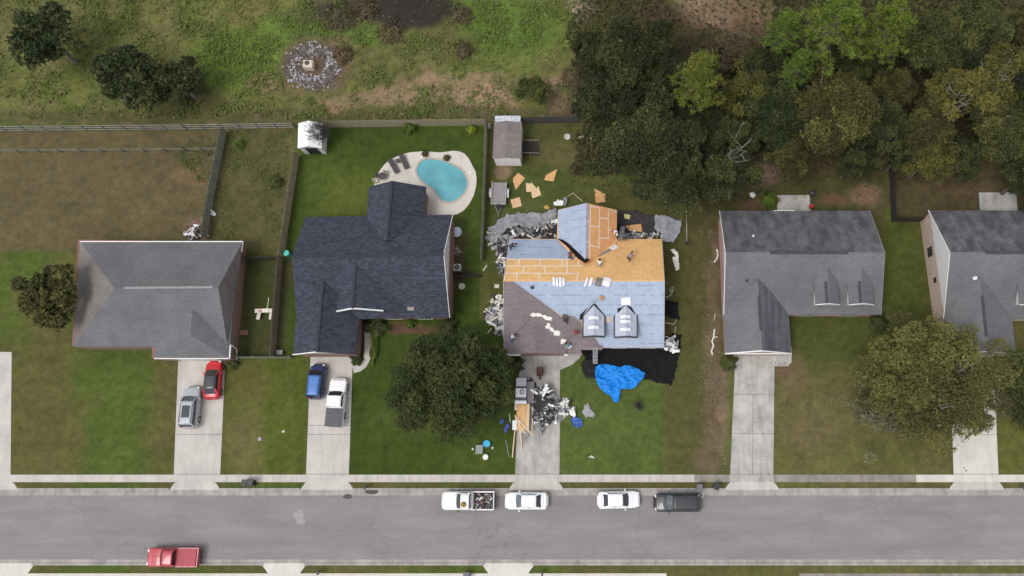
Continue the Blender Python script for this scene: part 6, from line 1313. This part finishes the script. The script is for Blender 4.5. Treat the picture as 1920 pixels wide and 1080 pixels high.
F_GOLD = foliage('yellowing leaves', [(0.05,0.051,0.020), (0.10,0.102,0.029), (0.18,0.168,0.042)], .15)
F_GREY = foliage('grey green leaves', [(0.085,0.085,0.055), (0.12,0.12,0.07), (0.17,0.16,0.09)], .15)
F_OLB = foliage('olive leaves light', [(0.055,0.058,0.024), (0.115,0.116,0.038), (0.19,0.18,0.052)], .1)
F_PINE = foliage('pine needles', [(0.07,0.10,0.02), (0.125,0.18,0.03), (0.18,0.235,0.045)], .1); F_PINE2 = foliage('pine needles yellow', [(0.08,0.10,0.02), (0.13,0.15,0.028), (0.19,0.18,0.04)], .1)
F_SCRUB = foliage('brown scrub', [(0.06,0.045,0.03), (0.10,0.075,0.05), (0.13,0.12,0.06)], .15)
F_YG = foliage('lime leaves', [(0.14,0.19,0.02), (0.24,0.28,0.03)], .1); F_HEDGE = foliage('hedge leaves', [(0.05,0.085,0.015), (0.09,0.13,0.025)], .1)
used = {}
def kindof(k):
    if k not in used:
        used[k] = {'dark1': lambda: crown_tree(6, 11, 66, 52000, .12, 11, F_DARK), 'dark2': lambda: crown_tree(5.2, 9.5, 50, 38000, .12, 12, F_DARK, skew=.35), 'dark3': lambda: crown_tree(4.2, 8, 38, 24000, .12, 19, F_DARK, skew=.4, dead=3),
          'olive1': lambda: crown_tree(5.8, 10, 68, 48000, .115, 13, F_OLIVE, dead=2, skew=.3), 'olive2': lambda: crown_tree(4.6, 8.5, 50, 30000, .115, 14, F_OLIVE, skew=.4, gap=.25), 'gold': lambda: crown_tree(4.8, 9, 54, 30000, .115, 15, F_GOLD, dead=3, skew=.4, gap=.3),
          'pine1': lambda: pine(3.5, 15, 105, 16, F_PINE), 'pine2': lambda: pine(2.7, 14, 78, 17, F_PINE2, low=.6), 'scrub': lambda: crown_tree(3.2, 4.5, 26, 12000, .11, 18, F_SCRUB, skew=.5, gap=.25, dead=2)}[k]()
        return used[k], True
    return used[k], False
def put(k, px, py, rpx, z_, rz, label, group, base_r, sz=1.0):
    o, first = kindof(k); s = rpx/17.0/base_r*(1-0.0*sz); loc = P(px, py, z_*.8); loc.z = 0
    nm = 'tree'
    if not first: o = dup(o)
    o.location = loc; o.rotation_euler = (0, 0, rz); o.scale = (s, s, (.55+.45*s)*sz); tag(o, label, 'tree', group); o.name = 'pine_tree' if k.startswith('pine') else ('scrub_tree' if k == 'scrub' else 'broadleaf_tree'); return o
GW = 'trees of the wood behind the yards'
TREES = [('dark1',1228,278,104,10,.3,'large dark round tree behind the re-roofed house, its crown reaching nearest the roofs',6),
 ('dark2',1152,196,74,9,1.2,'dark green tree at the left front edge of the wood, above the white planters',5.2), ('dark1',1175,105,80,9,2.0,'broad dull green tree at the upper left of the wood',6),
 ('dark3',1105,85,40,7,.5,'ragged grey green tree at the far upper left of the wood beside the field',4.2), ('scrub',1245,30,40,5,1,'brownish scrub tree by the bare sandy gap at the top',3.2), ('dark2',1258,150,66,9,3.0,'dark tree behind the large round one, left of the yellowish pine',5.2),
 ('pine2',1313,152,54,14,.4,'yellowish green pine standing alone above the dark trees, trunk showing below',2.7), ('dark3',1348,330,62,7,2.1,'tree with bare grey branches on top, at the corner of the lawn',4.2), ('dark2',1320,235,58,8,4.0,'shaded dark tree just below the yellowish pine',5.2),
 ('scrub',1392,85,56,5,2.3,'brown scrub tree in front of the bare slope at the top',3.2), ('gold',1402,170,58,8,1.0,'thin tree with yellow patches between the pines',4.8), ('dark3',1385,248,52,8,3.3,'small dark tree between the bare branched one and the brown gap',4.2), ('dark2',1452,205,66,9,.9,'shaded green tree left of the big olive crown',5.2),
 ('pine1',1478,48,42,14,1.1,'bright green pine leftmost of the three at the top edge',3.5), ('pine1',1566,55,72,15,0,'largest bright green pine at the top of the picture',3.5), ('pine1',1502,115,34,13,2.2,'small bright pine top just below the two left pines',3.5), ('pine1',1672,42,56,15,3.1,'bright pine right of the largest one, with a leaning bare trunk below',3.5),
 ('olive1',1568,212,96,9,.7,'wide olive brown crown in the middle of the wood, above the dormer house',5.8), ('olive2',1480,290,52,7,2.5,'low olive tree at the front edge of the wood, left of the big olive crown',4.6), ('dark2',1652,232,62,9,5.0,'dark tree in the gap right of the wide olive crown',5.2), ('olive2',1690,150,50,9,.2,'small olive tree with a bare twiggy patch beside the dark gap',4.6),
 ('olive1',1762,70,74,10,2.8,'olive crown at the top, right of the pines',5.8), ('gold',1830,180,82,9,.4,'large yellow brown crown at the right of the wood',4.8), ('olive1',1745,245,64,9,4.4,'olive tree at the front of the wood above the black fence',5.8), ('gold',1895,120,66,10,2.0,'yellowish tree with bare white limbs at the right edge',4.8),
 ('dark2',1805,95,60,8,1.8,'dark shaded tree between the two big crowns at the right',5.2), ('olive2',1850,30,72,10,3.0,'olive crown cut by the top edge at the right',4.6), ('olive1',1885,245,74,9,5.2,'olive tree at the right front edge of the wood',5.8), ('dark3',1800,300,48,7,4.1,'low green tree in front, above the pale patio at the right',4.2), ('gold',1740,300,44,7,2.9,'low yellowish tree beside the end of the black fence',4.8),
 ('olive2',1620,110,46,8,1.4,'small olive tree squeezed between the two big pines',4.6), ('dark3',1530,140,56,8,.1,'dark tree under the small bright pine top',4.2), ('scrub',1715,25,44,6,3.7,'brownish low tree at the top behind the right pine',3.2), ('dark3',1925,330,52,7,.6,'dark tree at the right edge above the right house',4.2), ('olive2',1950,40,60,9,1.7,'olive tree at the upper right corner',4.6), ('dark2',1440,120,52,8,2.7,'dark tree between the yellowish pine and the bright pines',5.2), ('dark3',1600,305,40,6,2.0,'small dark tree at the foot of the wide olive crown',4.2), ('dark3',1690,290,40,6,2.9,'small shaded tree at the top end of the black fence',4.2), ('dark1',1960,200,70,9,3.9,'dark tree beyond the right edge of the wood',6)]
for k, x, y, rp, z_, rz, lab, br in TREES: put(k, x, y, rp, z_, rz, lab, GW, br)
# single trees
def solo(t, px, py, z_, label, rz=0): p = P(px, py, z_); t.location = (p.x, p.y, 0); t.rotation_euler = (0, 0, rz); return tag(t, label, 'tree')
solo(crown_tree(6.7, 9.5, 125, 85000, .105, 31, F_OAK, skew=.05, lobe=(.13,.22)), 846, 716, 6, 'big round dark oak in the front lawn left of the drive with trailers')
solo(crown_tree(8.3, 8.5, 140, 80000, .105, 33, F_OLB, skew=.22, lobe=(.11,.2), gap=.3, dead=4), 1764, 708, 6, 'wide sprawling olive tree over the lawn and drive at the right')
solo(crown_tree(3.9, 7, 34, 9000, .15, 35, F_OAK, skew=.3), 1925, 742, 5, 'darker tree at the right edge beside the rightmost drive')
solo(crown_tree(3.6, 4.5, 30, 5200, .13, 37, F_GREY, skew=.4, gap=.15, dead=3), 1645, 775, 3.5, 'thin grey green lower growth at the left foot of the sprawling tree')
solo(crown_tree(2.2, 3.4, 22, 5500, .12, 39, F_OAK, skew=.15, name='small_tree'), 1002, 172, 2, 'small round tree alone beyond the back fence, left of the wood')
for x, y, r_, lab, sd in ((250,150,4.2,'dark tree in the field beyond the left fence',41), (340,160,3.2,'dark shaded tree at the left side of the field',43), (95,80,4.6,'round tree at the upper left corner of the field',45)):
    solo(crown_tree(r_, r_*1.6, 34, 9000, .16, sd, F_DARK, skew=.3), x, y, r_, lab)
solo(crown_tree(3.8, 7, 34, 9000, .16, 47, F_OLIVE, skew=.3), 100, 560, 5, 'olive tree beside the left house')
# shrubs
bt = twigs('bare_tree', 'leafless pale grey tree at the front edge of the wood, above the lawn corner', 1352, 300, 3.2, 9.5, M('pale dead wood', (0.24,0.22,0.20), .9), 13, 77, 'tree', .07)
bt.location = P(1362, 272, 8.0)*1.0; bt.location.z = 0
for x, y, sd, lab in ((1798, 172, 78, 'leafless grey twiggy tree in the gap between the large crowns'), (1905, 150, 79, 'leafless pale limbs rising at the right edge of the wood')):
    q = twigs('bare_tree', lab, x, y, 2.6, 11.5, M('pale dead wood', (0.24,0.22,0.20), .9), 10, sd, 'tree', .06); q.location = P(x, y, 10); q.location.z = 0
bush('shrub', 'round dark shrub beside the drive of the two dormer house', 1366, 679, .95, 1.0, F_OAK, 51, n=2200, size=.07)
bush('shrub', 'lime yellow shrub in the top right corner of the pool yard', 885, 245, .6, .8, F_YG, 52, n=800, size=.07); bush('shrub', 'green shrub at the back fence of the pool yard', 770, 241, .85, 1.1, F_HEDGE, 53, n=1100, size=.08)
bush('shrub', 'dark shrub in the corner below the wide gable', 706, 612, 1.2, 1.0, F_DARK, 54, n=2400, size=.08, sx=1.3); bush('hedge', 'narrow clipped light green hedge along the curved path', 703, 645, .42, .8, F_HEDGE, 55, 'hedge', n=2200, size=.06, sy=4.6)
bush('shrub', 'dark shrub by the garage corner of the pool house drive', 670, 672, .75, .8, F_DARK, 56, n=900, size=.08); bush('shrub', 'dark shrub at the right front corner of the dark blue roofed house', 843, 612, 1.0, 1.0, F_DARK, 57, n=1600, size=.08)
bush('shrub', 'small dark shrub between the left house and the front fence', 438, 684, .7, .8, F_OAK, 58, n=900, size=.08); bush('shrub', 'dark shrub at the right front corner of the two dormer house', 1646, 608, 1.1, 1.0, F_DARK, 59, n=1800, size=.08)
bush('shrub', 'green shrub left of the small patio behind the two dormer house', 1442, 376, 1.0, 1.0, F_HEDGE, 60, n=1500, size=.09); bush('sapling', 'pale green sapling in the back lawn left of the white shed', 452, 272, .6, 1.1, F_HEDGE, 61, 'sapling', n=420, size=.07)
bush('sapling', 'faint green bush in the middle of the left back lawn', 520, 342, .85, .8, F_OAK, 62, n=600, size=.08); bush('shrub', 'dark shrub beside the garage under the oak', 968, 684, .9, 1.3, F_DARK, 63, n=1400, size=.08)
twigs('dark_plant', 'dark spiky plant alone on the lawn below the blue tarp', 1197, 760, .75, .8, M('dark twigs', (0.045,0.038,0.035), .9), 60, 71, 'plant', .03)
bush('shrub', 'small shrub below the front window of the dark blue roofed house', 770, 607, .6, .7, F_HEDGE, 64, n=600, size=.07)
# low brush round the dark wet patch and in the field
for i, (x, y, r_, lab) in enumerate([(640,35,2.2,'brown brush left of the dark wet patch'), (865,28,1.6,'brown brush right of the dark wet patch'), (735,62,1.8,'brown brush below the dark wet patch'), (690,20,1.5,'dark brush inside the left end of the wet patch'), (645,105,1.3,'brown brush beside the rubble ring'), (870,95,1.2,'faint brown brush in the middle of the field'), (1075,150,1.6,'brush between the small round tree and the wood')]):
    bush('brush', lab, x, y, r_, .9, F_SCRUB, 80+i, 'brush', n=900, size=.10, group='brush in the rough field')
# ---------------------------------------------------------------- ground cover (nobody could count it)
def cover_leaves(name, label, region, n, size, seed, mat, zmax=.25, dens=None, up=.6, flat=False):
    rs = np.random.RandomState(seed); pts = []; tint = []
    x0, x1, y0, y1 = region; a = P(x0-50, y1+30); b = P(x1+50, y0-30)
    X_ = rs.uniform(a.x, b.x, n*3); Y_ = rs.uniform(a.y, b.y, n*3)
    cy_ = Y_*ct-HC*st; cz_ = -(Y_*st+HC*ct); px_ = X0+FPX*X_/(-cz_); py_ = 540-FPX*cy_/(-cz_)
    wx = px_+(fbm(X_, Y_, 4, seed+9)-.5)*min(90, (x1-x0)*.5); wy = py_+(fbm(X_, Y_, 4, seed+19)-.5)*min(50, (y1-y0)*.4)*(y1 < 880 and x0 > 300)
    m = (wx > x0)&(wx < x1)&(wy > y0)&(wy < y1)&(py_ < 888)&((px_ < 1368)|(x0 != 1312))&((px_ > 1453)|(x0 != 1455))
    nv = fbm(X_, Y_, 2.2, seed); nv2 = fbm(X_, Y_, 7, seed+3)
    if dens is not None: m &= rs.rand(n*3) < dens(px_, py_, nv, nv2)
    X_, Y_, nv = X_[m][:n], Y_[m][:n], nv[m][:n]
    z = rs.rand(len(X_))*zmax*np.clip((nv-.3)*3, .2, 1)+.02
    me = leaves_mesh(name, np.stack([X_, Y_, z], 1), size, seed, up=up, tint=np.clip(nv*1.4-.2+rs.normal(0, .15, len(X_)), 0, 1)); me.materials.append(mat)
    o = bpy.data.objects.new(name, me); C.objects.link(o); tag(o, label, name.replace('_', ' '), kind='stuff'); return o
F_WEED = foliage('field weeds', [(0.16,0.14,0.075), (0.11,0.13,0.04), (0.12,0.165,0.038)], 0); F_LIT = foliage('leaf litter', [(0.09,0.065,0.045), (0.15,0.115,0.08), (0.21,0.17,0.12)], 0); F_UND = foliage('undergrowth leaves', [(0.04,0.035,0.022), (0.05,0.055,0.024), (0.08,0.075,0.032)], 0)
cover_leaves('field_weeds', 'rough green and straw coloured weeds covering the field behind the fences', (-60, 1140, -30, 222), 42000, .13, 91, F_WEED, .28, lambda x, y, a, b: np.clip((a-.35)*3, .08, 1)*np.where(((x-770)/105)**2+((y-10)/50)**2 < 1, .03, 1)*np.where(((x-585)/62)**2+((y-123)/55)**2 < 1, 0.05, 1)*np.where(b < .45, .5, 1))
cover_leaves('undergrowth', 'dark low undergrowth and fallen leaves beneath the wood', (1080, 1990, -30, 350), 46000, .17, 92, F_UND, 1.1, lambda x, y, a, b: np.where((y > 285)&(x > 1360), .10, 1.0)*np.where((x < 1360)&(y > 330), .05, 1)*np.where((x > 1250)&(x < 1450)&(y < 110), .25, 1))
cover_leaves('leaf_litter', 'brown leaf litter and weeds in the strip beside the two dormer house', (1312, 1372, 430, 890), 5200, .075, 93, F_LIT, .06, lambda x, y, a, b: np.clip((a-.38)*5, .05, 1)*np.where((y < 680)&(x > 1350), 0, 1), up=1.2)
cover_leaves('leaf_litter', 'scattered dry leaves on the lawn right of the two dormer house drive', (1455, 1790, 680, 888), 3000, .075, 94, F_LIT, .06, lambda x, y, a, b: np.clip((a-.52)*6, .01, 1), up=1.2)
F_GT = foliage('lawn tufts', [(0.10,0.095,0.04), (0.07,0.095,0.025), (0.085,0.12,0.03)], 0)
cover_leaves('lawn_tufts', 'tufts of coarse grass and weeds in the left back lawns', (352, 550, 248, 450), 7000, .08, 95, F_GT, .1, lambda x, y, a, b: np.clip((a-.45)*4, .05, 1))
cover_leaves('lawn_tufts', 'coarse grass tufts on the back lawns right of the re-roofed house', (1080, 1740, 300, 420), 7000, .08, 96, F_GT, .1, lambda x, y, a, b: np.clip((a-.45)*4, .05, 1)*np.where((x < 1290)|(y < 390), 1, 0))
